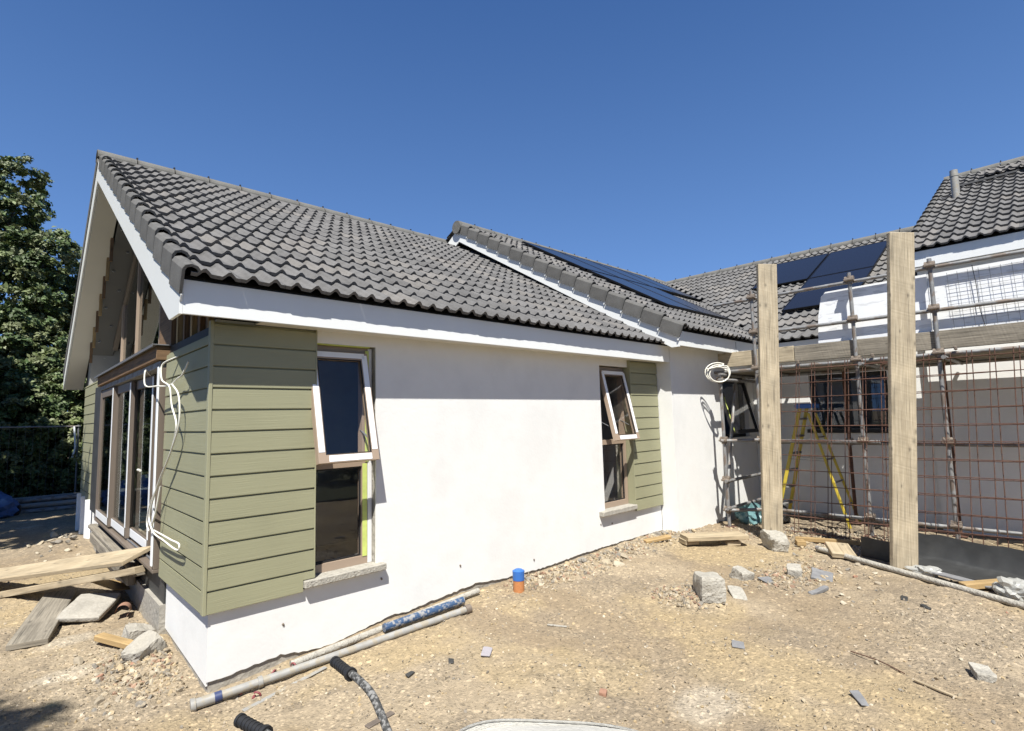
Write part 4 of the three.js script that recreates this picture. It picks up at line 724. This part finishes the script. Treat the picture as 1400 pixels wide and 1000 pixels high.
solo('rubble_sack', 'black plastic rubble sack slumped beside the teal sack', 'bag', lump(0.2, 0.17, 0.17, 0.55, 11), M.rubber, [7.55, gy(7.55, 0.85, 0.12), 0.86]);
// slates, tile scraps and other litter lying on the soil
const scrap = (l, x, z, w, d, t, rot, m = M.slate, tilt = 0.08) => { const g = roughBox(w, t, d, 0.02, x * 3 + z, 3); solo('slate_scrap', l, 'scrap', g, m, [x, gy(x, z, t / 2 + 0.004), z], [tilt, rot, tilt * 0.6]); };
scrap('curved grey tile scrap beside the small grey offcut', 5.05, 2.21, 0.26, 0.2, 0.028, 0.3, M.slate, 0.16);
scrap('flat grey slate scrap by the small grey offcut', 4.62, 1.86, 0.2, 0.15, 0.012, 1.1);
scrap('pale flat tile scrap leaning by the broken concrete block', 3.93, 1.84, 0.22, 0.13, 0.02, 0.7, M.block, 0.2);
scrap('long thin grey tile edge on the open ground', 4.55, 2.33, 0.28, 0.05, 0.03, -0.2, M.slate);
scrap('square lilac grey slate scrap on the sandy ground', 1.57, 1.06, 0.11, 0.07, 0.01, 0.7, std({ color: lin(0.30, 0.28, 0.30), roughness: 0.7 }));
scrap('dark ribbed slate scrap near the black grip', 1.03, 0.90, 0.06, 0.035, 0.01, 0.3, M.membrane);
scrap('dark striped slate scrap on the sandy ground', 1.31, 0.98, 0.06, 0.04, 0.01, 0.9, M.membrane);
scrap('grey slate scrap half buried on the stony ground', 2.95, 2.28, 0.11, 0.08, 0.01, 0.5);
scrap('dark slate scrap beside the loose tube', 4.75, 2.95, 0.1, 0.05, 0.014, 0.2, M.membrane);
scrap('dark slate sliver near the loose tube', 4.62, 3.12, 0.08, 0.04, 0.012, 1.0, M.membrane);
scrap('thin grey slate on the stony ground near the thin stick', 2.62, 3.13, 0.14, 0.05, 0.008, 0.7);
solo('stick', 'thin pale stick on the stony ground', 'stick', beam([3.12, gy(3.12, 3.32) + 0.012, 3.30], [3.0, gy(3.0, 3.5) + 0.012, 3.52], 0.018, 0.012), M.woodFresh);
solo('stick', 'short white lath on the sandy ground', 'stick', beam([2.28, gy(2.28, 1.02) + 0.008, 1.0], [2.36, gy(2.36, 1.1) + 0.008, 1.14], 0.02, 0.008), M.block);
solo('wire', 'thin bent rusty wire on the stony ground', 'wire', cable([[3.34, gy(3.34, 2.94) + 0.012, 2.9], [3.28, gy(3.28, 3.08) + 0.016, 3.08], [3.18, gy(3.18, 3.22) + 0.012, 3.24]], 0.004, 20), M.rust);
solo('cobble', 'round pale cobble ringed with mortar on the stony ground', 'stone', roughBox(0.15, 0.05, 0.11, 0.04, 21), M.block, [3.45, gy(3.45, 3.59, 0.02), 3.59], [0.1, 0.4, 0]);
solo('brick_piece', 'orange brick piece on the sandy ground near the barrow', 'brick', roughBox(0.05, 0.035, 0.045, 0.012, 22, 3), M.stones[5], [1.70, gy(1.7, 2.0, 0.012), 2.0], [0.1, 0.5, 0]);
// boards lying by the gable end
solo('plank', 'long pale scaffold plank ramped up to the door step', 'plank', beam([-0.05, 0.50, -2.02], [-1.40, -0.02, -4.95], 0.30, 0.038, [-0.10, 1, 0.42]), M.woodFresh);
solo('plank', 'narrow pale plank under the long plank at the door step', 'plank', beam([-0.06, 0.405, -1.84], [-1.05, -0.05, -3.95], 0.10, 0.06), M.woodFresh);
solo('board', 'weathered brown board lying on the soil by the gable', 'board', beam([-0.80, gy(-0.8, -1.85) + 0.035, -1.82], [-0.50, gy(-0.5, -3.1) + 0.045, -3.2], 0.26, 0.05), M.woodGrey);
solo('paving_slab', 'grey lined concrete slab tilted against the rubble by the gable', 'slab', roughBox(0.36, 0.05, 0.40, 0.012, 31, 4), M.concrete, [-0.36, gy(-0.36, -2.3, 0.10), -2.30], [0.30, -0.55, 0.10]);
solo('cardboard', 'folded brown card lying behind the tilted slab', 'cardboard', cbox(0.28, 0.012, 0.36, 0.002), M.woodOchre, [-0.12, gy(-0.12, -2.75, 0.12), -2.78], [0.2, 0.5, -0.35]);
solo('clay_pipe_piece', 'broken pink clay pipe piece beside the foundation', 'pipe', new THREE.CylinderGeometry(0.055, 0.055, 0.16, 16, 1, true, 0, 4.2), (() => { const m = M.stones[5].clone(); m.side = THREE.DoubleSide; return m; })(), [-0.14, gy(-0.14, -2.05, 0.07), -2.05], [1.3, 0.6, 0.3]);
// wheelbarrow just below the camera
{
  const g = thing('wheelbarrow', 'wheelbarrow with black grips and mortar caked tub', 'wheelbarrow');
  part('handle', cable([[0.155, 0.56, 1.64], [0.152, 0.555, 1.88], [0.155, 0.53, 1.98], [0.13, 0.42, 2.2], [0.10, 0.36, 2.45], [0.10, 0.33, 2.8], [0.13, 0.26, 3.3]], 0.0165, 60, 12), M.splashed, g);
  part('handle', cable([[-0.315, 0.55, 1.83], [-0.27, 0.54, 2.0], [-0.25, 0.5, 2.1], [-0.22, 0.42, 2.3], [-0.20, 0.36, 2.55], [-0.18, 0.33, 2.8], [-0.12, 0.26, 3.3]], 0.0165, 60, 12), M.splashed, g);
  const grip = (a, b) => { const A = V(...a), B = V(...b), q = t => A.clone().lerp(B, t).toArray(); return G(rod(a, b, 0.021, 14), rod(q(0), q(0.08), 0.025, 14), rod(q(0.9), q(1), 0.029, 14), ...[0.2, 0.32, 0.44, 0.56, 0.68, 0.8].map(t => rod(q(t), q(t + 0.05), 0.0235, 14))); };
  part('grip', grip([0.155, 0.561, 1.625], [0.152, 0.556, 1.80]), M.rubber, g); part('grip', grip([-0.32, 0.551, 1.815], [-0.275, 0.541, 1.975]), M.rubber, g);
  part('wing_nut', beam([0.07, 0.475, 2.09], [0.20, 0.475, 2.07], 0.03, 0.008), M.coupler, g);
  // tub: rounded tray with rolled rim
  const pos = [], uv = [], idx = [], N = 40, lv = [[1, 0], [0.985, -0.03], [0.86, -0.18], [0.7, -0.26], [0.35, -0.275], [0, -0.28]];
  const C0 = V(0.33, 0.50, 2.88), e1 = V(0.66, 0, 0.75), e2 = V(-0.75, 0, 0.66);
  lv.forEach(([k, y], a) => { for (let i = 0; i <= N; i++) { const t = i / N * Math.PI * 2, sx = Math.sign(Math.cos(t)) * Math.pow(Math.abs(Math.cos(t)), 0.6) * 0.42, sy = Math.sign(Math.sin(t)) * Math.pow(Math.abs(Math.sin(t)), 0.6) * 0.35, p = C0.clone().addScaledVector(e1, sx * k).addScaledVector(e2, sy * k); pos.push(p.x, p.y + y + 0.012 * Math.sin(t * 2), p.z); uv.push(i / N * 2.2, a * 0.12); if (a && i) { const e = a * (N + 1) + i; idx.push(e, e - N - 1, e - 1, e - 1, e - N - 1, e - N - 2); } } });
  const tg = new THREE.BufferGeometry(); tg.setAttribute('position', new THREE.Float32BufferAttribute(pos, 3)); tg.setAttribute('uv', new THREE.Float32BufferAttribute(uv, 2)); tg.setIndex(idx); tg.computeVertexNormals();
  const tm = M.tub.clone(); tm.side = THREE.DoubleSide; const tub = part('tub', tg, tm, g);
  const rim = []; for (let i = 0; i < N; i++) rim.push(V(pos[i * 3], pos[i * 3 + 1], pos[i * 3 + 2])); part('rim', new THREE.TubeGeometry(new THREE.CatmullRomCurve3(rim, true), 80, 0.005, 8, true), M.tub, tub);
  { const fp = [], fu = [], fi = []; for (let a = 0; a <= 8; a++) for (let i = 0; i <= N; i++) { const k = 0.985 * (1 - a / 8), t = i / N * Math.PI * 2, sx = Math.sign(Math.cos(t)) * Math.pow(Math.abs(Math.cos(t)), 0.6) * 0.42, sy = Math.sign(Math.sin(t)) * Math.pow(Math.abs(Math.sin(t)), 0.6) * 0.35, p = C0.clone().addScaledVector(e1, sx * k).addScaledVector(e2, sy * k); fp.push(p.x, p.y - 0.012 + 0.045 * (1 - k * k) + 0.05 * (fbm(p.x * 6 + 9, p.z * 6, 3) - 0.5) * (1 - k), p.z); fu.push(p.x, p.z); if (a && i) { const e = a * (N + 1) + i; fi.push(e, e - 1, e - N - 1, e - 1, e - N - 2, e - N - 1); } }
    const fg = new THREE.BufferGeometry(); fg.setAttribute('position', new THREE.Float32BufferAttribute(fp, 3)); fg.setAttribute('uv', new THREE.Float32BufferAttribute(fu, 2)); fg.setIndex(fi); fg.computeVertexNormals(); if (fg.attributes.normal.getY(20) < 0) { fg.setIndex(fi.reverse()); fg.computeVertexNormals(); } part('mortar_fill', fg, tm, tub); }
  part('wheel', new THREE.TorusGeometry(0.15, 0.045, 10, 24).rotateY(Math.PI / 2 + 0.3), M.rubber, g, [0.42, 0.18, 3.72]);
  for (const x of [-0.15, 0.12]) part('leg', rod([x, 0.34, 2.75], [x, gy(x, 2.75), 2.72], 0.016, 10), M.splashed, g);
}

// ---------------------------------------------------------------- rubble: larger stones one by one, pebbles as stuff
function stoneGeo(seed, detail = 1) {
  const g = new THREE.IcosahedronGeometry(1, detail), p = g.attributes.position, r = rng(seed * 31 + 7), cut = []; for (let i = 0; i < 9; i++) { const v = V(r() - 0.5, r() - 0.5, r() - 0.5).normalize(); cut.push([v, 0.38 + 0.34 * r()]); }
  for (let i = 0; i < p.count; i++) { const v = V(p.getX(i), p.getY(i), p.getZ(i)); for (const [n, d] of cut) { const k = v.dot(n); if (k > d) v.addScaledVector(n, d - k); } p.setXYZ(i, v.x, v.y * 0.62, v.z * 0.8); }
  g.computeVertexNormals(); const q = g.index ? g.toNonIndexed() : g; q.computeVertexNormals(); return boxUV(q, [1, 1, 1]).applyMatrix4(new THREE.Matrix4());
}
const STONE = [1, 2, 3, 4, 5, 6].map(s => { const g = stoneGeo(s, 1), u = g.attributes.uv; for (let i = 0; i < u.count; i++) u.setXY(i, u.getX(i) * 0.05, u.getY(i) * 0.05); return g; });
{
  const r = rng(99), zones = [
    ['pale rubble stone in the gravel along the foot of the white wall', 'rubble stones along the white wall', 90, () => [2.75 + 3.3 * Math.pow(r(), 0.7), 0.04 + 0.5 * r() * r()], [0.02, 0.075]],
    ['rubble stone in the heap beside the clad gable corner', 'rubble stones beside the gable corner', 60, () => [-0.06 - 0.5 * r(), -0.12 - 1.25 * r()], [0.018, 0.05]],
    ['rubble stone under the rusty mesh and scaffold', 'rubble stones under the mesh', 60, () => [6.0 + 1.5 * r(), 0.9 + 2.7 * r()], [0.03, 0.08]],
    ['loose stone on the open sandy ground', 'loose stones on the open ground', 60, () => [1.0 + 4.3 * r(), 0.8 + 3.0 * r()], [0.012, 0.034]],
    ['grey rubble stone heaped round the broken concrete block', 'rubble stones round the concrete block', 26, () => [3.60 + 0.42 * (r() - 0.5), 1.56 + 0.42 * (r() - 0.5)], [0.015, 0.04]],
    ['stone in the spoil heap below the far end of the door step', 'stones in the far spoil heap', 30, () => [-0.15 - 0.5 * r(), -5.2 - 1.9 * r()], [0.03, 0.09]],
    ['rubble stone among the slate scraps and concrete offcuts', 'rubble stones among the scraps', 40, () => [4.3 + 1.6 * r(), 1.5 + 1.3 * r()], [0.018, 0.05]],
  ];
  for (const [label, group, n, at, [a, b]] of zones) for (let i = 0; i < n; i++) {
    const [x, z] = at(), s = a + (b - a) * r() * r(), m = solo('rubble_stone', label, 'stone', STONE[Math.floor(r() * 6)], M.stones[r() < 0.05 ? 5 : Math.floor(r() * 5)], [x, gy(x, z, s * 0.25), z], [r() * 0.6, r() * 6.28, r() * 0.6], group); m.scale.set(s * (0.9 + 0.5 * r()), s, s);
  }
  // pebbles and grit
  const mk = (name, n, col, sc, density) => {
    const g = stoneGeo(40 + n % 7, 0), im = new THREE.InstancedMesh(g, std({ color: lin(1, 1, 1), roughness: 0.95 }), n), o = new THREE.Object3D(), c = new THREE.Color(); let k = 0, tries = 0;
    while (k < n && tries++ < n * 60) {
      const d = 0.6 + 8.5 * Math.pow(r(), 1.3), an = -0.76 + (r() - 0.5) * 1.62, x = camP.x - Math.sin(an) * d, z = camP.z - Math.cos(an) * d;
      if (x > 8.5 || z > 4.8 || (x > 0.0 && z < 0.0) || r() > density(x, z)) continue;
      const s = sc[0] + (sc[1] - sc[0]) * Math.pow(r(), 2.6); o.position.set(x, gy(x, z, s * 0.12), z); o.rotation.set(r() * 6, r() * 6, r() * 6); o.scale.set(s * (0.8 + 0.7 * r()), s * (0.6 + 0.4 * r()), s); o.updateMatrix(); im.setMatrixAt(k, o.matrix);
      const cc = col[Math.floor(r() * col.length)], b = 0.75 + 0.5 * r(); c.setRGB(cc[0] * b, cc[1] * b, cc[2] * b); im.setColorAt(k, c); k++;
    }
    im.count = k; im.name = name; im.castShadow = im.receiveShadow = true; im.userData = { kind: 'stuff', label: { pebbles: 'pale pebbles scattered over the sandy building ground', rubble: 'angular small rubble heaped along the wall, gable corner and mesh', soil_crumbs: 'dark crumbs of soil scattered over the sandy ground' }[name], category: { pebbles: 'gravel', rubble: 'rubble', soil_crumbs: 'soil' }[name] }; scene.add(im);
  };
  mk('pebbles', 9000, [[0.34, 0.28, 0.19], [0.38, 0.32, 0.24], [0.29, 0.24, 0.165], [0.42, 0.36, 0.27], [0.24, 0.21, 0.17], [0.36, 0.275, 0.16]], [0.003, 0.020], (x, z) => 0.05 + 0.95 * stony(x, z));
  mk('rubble', 13000, [[0.33, 0.27, 0.185], [0.38, 0.325, 0.24], [0.26, 0.22, 0.165], [0.20, 0.175, 0.14], [0.35, 0.275, 0.17], [0.29, 0.235, 0.16], [0.30, 0.25, 0.18], [0.27, 0.175, 0.12]], [0.005, 0.032], (x, z) => Math.max(smooth(0.55, 0.05, z) * smooth(0, 0.02, z) * smooth(2.5, 3.1, x) * smooth(6.6, 5.8, x), smooth(0.62, 0.1, Math.hypot((x + 0.12) / 0.75, (z + 0.8) / 1.15)), 0.9 * smooth(1.2, 0.5, Math.hypot((x - 6.8) / 0.75, (z - 2.2) / 1.7)), smooth(0.36, 0.12, Math.hypot(x - 3.58, z - 1.5)), 0.5 * smooth(0.8, 0.2, Math.hypot((x - 5.0) / 1.1, (z - 1.95) / 0.6))) * (x < 0.04 || z > 0 ? 1 : 0));
  mk('soil_crumbs', 16000, [[0.24, 0.19, 0.125], [0.19, 0.155, 0.11], [0.29, 0.23, 0.145], [0.15, 0.13, 0.105]], [0.003, 0.012], (x, z) => 0.12 + 0.88 * stony(x, z));
}

// ---------------------------------------------------------------- trees and far things
const leafMat = new THREE.MeshPhysicalMaterial({ vertexColors: true, roughness: 0.6, side: THREE.DoubleSide, transmission: 0.3, thickness: 0 });
const barkMat = std({ map: tex(128, 0.5, (u, v) => { const k = 0.09 + 0.10 * fbm(u * 6, v * 20, 4, 6, 20); return [k, k * 0.86, k * 0.7]; }), roughness: 0.95 });
function foliage(blobs, n, size, tones, seed) {
  const r = rng(seed), pos = new Float32Array(n * 12), col = new Float32Array(n * 12), nor = new Float32Array(n * 12), idx = new Uint32Array(n * 6);
  const vol = blobs.map(b => b[3] * b[4] + b[4] * b[5]), tot = vol.reduce((a, b) => a + b); let clump, left = 0, tone, cn;
  const u = V(0, 0, 0), w = V(0, 0, 0), nn = V(0, 0, 0);
  for (let i = 0; i < n; i++) {
    if (left-- <= 0) {   // a new twig cluster on or inside one of the crown's masses
      let t = r() * tot, k = 0; while (t > vol[k]) t -= vol[k++]; const b = blobs[k]; const d = V(r() * 2 - 1, r() * 2 - 1, r() * 2 - 1).normalize(), q = 0.5 + 0.55 * Math.pow(r(), 0.55);
      clump = V(b[0] + d.x * b[3] * q, b[1] + d.y * b[4] * q, b[2] + d.z * b[5] * q); cn = d; left = 26 + r() * 40; tone = tones[Math.floor(r() * tones.length)];
    }
    const s = size * (0.6 + 0.8 * r()), spread = size * 2.6, c = V(clump.x + (r() + r() - 1) * spread, clump.y + (r() + r() - 1) * spread * 0.8, clump.z + (r() + r() - 1) * spread);
    nn.set(r() - 0.5, r() - 0.2, r() - 0.5).addScaledVector(cn, 0.5).normalize(); u.set(r() - 0.5, r() - 0.5, r() - 0.5).cross(nn).normalize(); w.crossVectors(nn, u);
    const f = 0.25 * s, P = [c.clone().addScaledVector(u, -s), c.clone().addScaledVector(w, s * 0.55).addScaledVector(nn, f), c.clone().addScaledVector(u, s), c.clone().addScaledVector(w, -s * 0.55).addScaledVector(nn, f)];
    const kk = 0.75 + 0.5 * r(); P.forEach((p, k) => { pos.set([p.x, p.y, p.z], i * 12 + k * 3); nor.set([nn.x, nn.y, nn.z], i * 12 + k * 3); col.set([tone[0] * kk, tone[1] * kk, tone[2] * kk], i * 12 + k * 3); });
    idx.set([i * 4, i * 4 + 2, i * 4 + 1, i * 4, i * 4 + 3, i * 4 + 2], i * 6);
  }
  const g = new THREE.BufferGeometry(); g.setAttribute('position', new THREE.BufferAttribute(pos, 3)); g.setAttribute('normal', new THREE.BufferAttribute(nor, 3)); g.setAttribute('color', new THREE.BufferAttribute(col, 3)); g.setIndex(new THREE.BufferAttribute(idx, 1)); return g;
}
const GREEN = [[0.092, 0.142, 0.036], [0.07, 0.118, 0.03], [0.13, 0.168, 0.05], [0.145, 0.17, 0.066], [0.082, 0.134, 0.032]];
const LIGHT = [[0.15, 0.19, 0.06], [0.12, 0.165, 0.048], [0.18, 0.2, 0.085]];
function tree(name, label, cat, base, blobs, n, size, tones, seed, trunkR, group) {
  const g = thing(name, label, cat, [base[0], base[1], base[2]], 0, group), L = blobs.map(b => [b[0] - base[0], b[1] - base[1], b[2] - base[2], b[3], b[4], b[5]]);
  const top = Math.max(...L.map(b => b[1])), tg = [cable([[0, -0.3, 0], [0.05, top * 0.35, 0.03], [-0.06, top * 0.7, -0.05], [0, top, 0]], trunkR, 14, 8)];
  const tp = tg[0].attributes.position; for (let i = 0; i < tp.count; i++) { const y = clamp(tp.getY(i) / top), k = 1 - 0.75 * y; tp.setX(i, tp.getX(i) * k); tp.setZ(i, tp.getZ(i) * k); }
  for (const b of L) tg.push(rod([0, Math.max(0.2, b[1] * 0.55), 0], [b[0], b[1], b[2]], trunkR * 0.4, 6, trunkR * 0.12));
  part('trunk', G(...tg), barkMat, g); const c = part('crown', foliage(L, n, size, tones, seed), leafMat, g); return c;
}
// tall tree seen beyond the gable end
tree('broad_tree', 'tall dark green leafy tree rising beyond the gable end', 'tree', [-1.9, -0.1, -16.5],
  [[-0.95, 8.3, -16.2, 0.75, 1.25, 0.8], [-1.5, 7.2, -16.4, 1.5, 1.3, 1.4], [-0.35, 6.4, -15.8, 1.0, 1.1, 1.1], [-1.6, 5.4, -16.0, 2.1, 1.6, 1.8], [0.05, 4.6, -15.6, 1.15, 1.2, 1.2], [-1.0, 3.6, -15.2, 1.9, 1.5, 1.4], [-2.6, 6.2, -16.8, 1.7, 2.0, 1.6], [-3.0, 4.2, -16.5, 1.8, 1.6, 1.6]], 90000, 0.062, GREEN, 3, 0.22);
tree('broad_tree', 'smaller leafy tree showing behind the roof edge of the gabled house', 'tree', [1.6, -0.1, -18],
  [[1.2, 6.5, -18, 1.0, 1.0, 1.0], [1.4, 5.2, -18, 1.5, 1.4, 1.4], [0.6, 3.9, -17.6, 1.2, 1.3, 1.2], [2.4, 4.2, -18, 1.6, 1.6, 1.6]], 36000, 0.062, GREEN, 5, 0.16);
// trees out of view that shade the ground beside the gable
tree('shade_tree', 'leafy tree standing beside the plot, shading the path past the gable', 'tree', [-4.6, -0.1, -8.4], [[-3.5, 6.2, -5.1, 1.35, 1.2, 1.3], [-3.7, 6.6, -6.9, 1.6, 1.3, 1.5], [-3.5, 6.2, -8.8, 1.6, 1.3, 1.6], [-5.2, 7.2, -7.4, 1.8, 1.4, 1.8]], 20000, 0.11, GREEN, 8, 0.2);
tree('shade_tree', 'leafy tree standing beside the plot, shading the pipe stack', 'tree', [-5.2, -0.1, -13.0], [[-4.0, 6.2, -11.8, 1.7, 1.5, 1.7], [-5.0, 7.2, -13.2, 2.0, 1.5, 1.8], [-4.2, 5.6, -14.4, 1.7, 1.4, 1.7], [-3.2, 5.2, -12.2, 1.5, 1.2, 1.5], [-3.2, 5.6, -10.2, 1.3, 1.1, 1.3]], 22000, 0.11, GREEN, 9, 0.2);
tree('shade_tree', 'leafy tree standing by the plot entrance, shading the corner of the soil', 'tree', [-6.4, -0.1, 4.4], [[-4.95, 7.2, 3.5, 0.95, 0.9, 0.95], [-6.0, 8.0, 4.2, 1.3, 1.1, 1.3], [-6.9, 6.8, 4.4, 1.4, 1.2, 1.4]], 9000, 0.11, GREEN, 10, 0.2);
// shrubs along the boundary
for (const [x, z, rx, ry, tone, l] of [[-2.2, -13.2, 1.3, 1.55, GREEN, 'dark boundary shrub behind the blue tarpaulin'], [-0.75, -13.6, 1.1, 1.7, GREEN, 'dark boundary shrub behind the stack of pipes'], [0.55, -13.8, 1.1, 1.9, LIGHT, 'pale leaved boundary shrub beside the gable end'], [1.7, -12.2, 1.2, 1.6, LIGHT, 'leafy shrub behind the gabled house, seen through the open doors'], [-1.7, -14.4, 1.4, 2.3, GREEN, 'large dark boundary shrub behind the blue tarpaulin'], [-0.2, -14.6, 1.6, 2.2, GREEN, 'large dark boundary shrub under the tall tree']])
  tree('shrub', l, 'shrub', [x, -0.1, z], [[x, ry * 0.9, z, rx, ry * 0.95, 1.0], [x + 0.5, ry * 1.35, z - 0.3, rx * 0.7, ry * 0.6, 0.8], [x - 0.5, ry * 0.6, z + 0.4, rx * 0.7, ry * 0.6, 0.7]], 30000, 0.055, tone, Math.round(x * 10 + 50), 0.06, 'shrubs along the boundary');
for (let i = 0; i < 6; i++) { const x = -6 + i * 3.1, z = 10.2 + 0.5 * (i % 2); tree('hedge_shrub', 'dense hedge shrub across the plot, facing the white wall', 'shrub', [x, 0, z], [[x, 1.3, z, 1.7, 1.3, 0.9], [x + 0.6, 2.1, z, 1.2, 0.9, 0.8], [x - 0.7, 1.9, z, 1.1, 0.9, 0.8]], 6000, 0.085, GREEN, 70 + i, 0.06, 'hedge across the plot'); }
// temporary fence rail with a strip of tape
{
  const g = thing('site_fence', 'grey tube site fence with a tape strip, in front of the dark shrubs', 'fence');
  part('top_rail', rod([-3.5, 1.80, -12.0], [0.34, 1.76, -12.0], 0.018, 8), M.galv, g); for (const x of [-3.4, -1.2, 0.3]) part('fence_post', rod([x, -0.1, -12.02], [x, 1.80, -12.02], 0.02, 8), M.lead, g);
  for (let i = 0; i < 28; i++) part('fence_wire', rod([-3.35 + i * 0.13, 0.1, -12], [-3.35 + i * 0.13, 1.77, -12], 0.0016, 4), M.lead, g);
  part('tape_strip', cable([[0.22, 1.76, -11.97], [0.24, 1.5, -11.95], [0.25, 1.25, -11.94], [0.21, 1.05, -11.93]], 0.022, 16, 4), M.film, g);
}
{
  const r = rng(12); let k = 0;
  for (let row = 0; row < 3; row++) for (let i = 0; i < 5 - row; i++, k++) { const z = -11.2 - i * 0.13 - row * 0.065, y = 0.0 + row * 0.11; solo('stacked_pipe', 'grey pipe in the stack lying in front of the boundary shrubs', 'pipe', rod([-0.85 + 0.12 * r(), y, z], [2.2 + 0.1 * r(), y + 0.02, z + 0.25], 0.055, 12), k % 3 ? M.greyPlastic : M.galv, undefined, undefined, 'pipes stacked by the boundary'); }
  solo('pipe_roll', 'black coil of pipe at the end of the stacked pipes', 'pipe', new THREE.TorusGeometry(0.13, 0.045, 8, 20), M.rubber, [-0.80, 0.1, -10.9], [0, 0.3, 0]);
  const tarp = lump(0.75, 0.42, 0.5, 0.4, 15); solo('tarpaulin', 'crumpled blue tarpaulin heaped beside the stacked pipes', 'tarpaulin', tarp, std({ color: lin(0.05, 0.11, 0.26), roughness: 0.5 }), [-1.45, 0.1, -10.9]);
}
// bits left inside the gabled house, seen through the open door
solo('trestle', 'timber trestle standing inside the open doors', 'trestle', G(beam([0.55, 0.43, -4.2], [0.62, 1.5, -4.9], 0.05, 0.09), beam([1.1, 0.43, -4.2], [1.05, 1.5, -4.9], 0.05, 0.09), beam([0.5, 1.1, -4.6], [1.2, 1.12, -4.6], 0.09, 0.05), beam([0.5, 0.75, -4.4], [1.2, 0.77, -4.4], 0.09, 0.05)), M.woodFresh);

renderer.render(scene, camera);
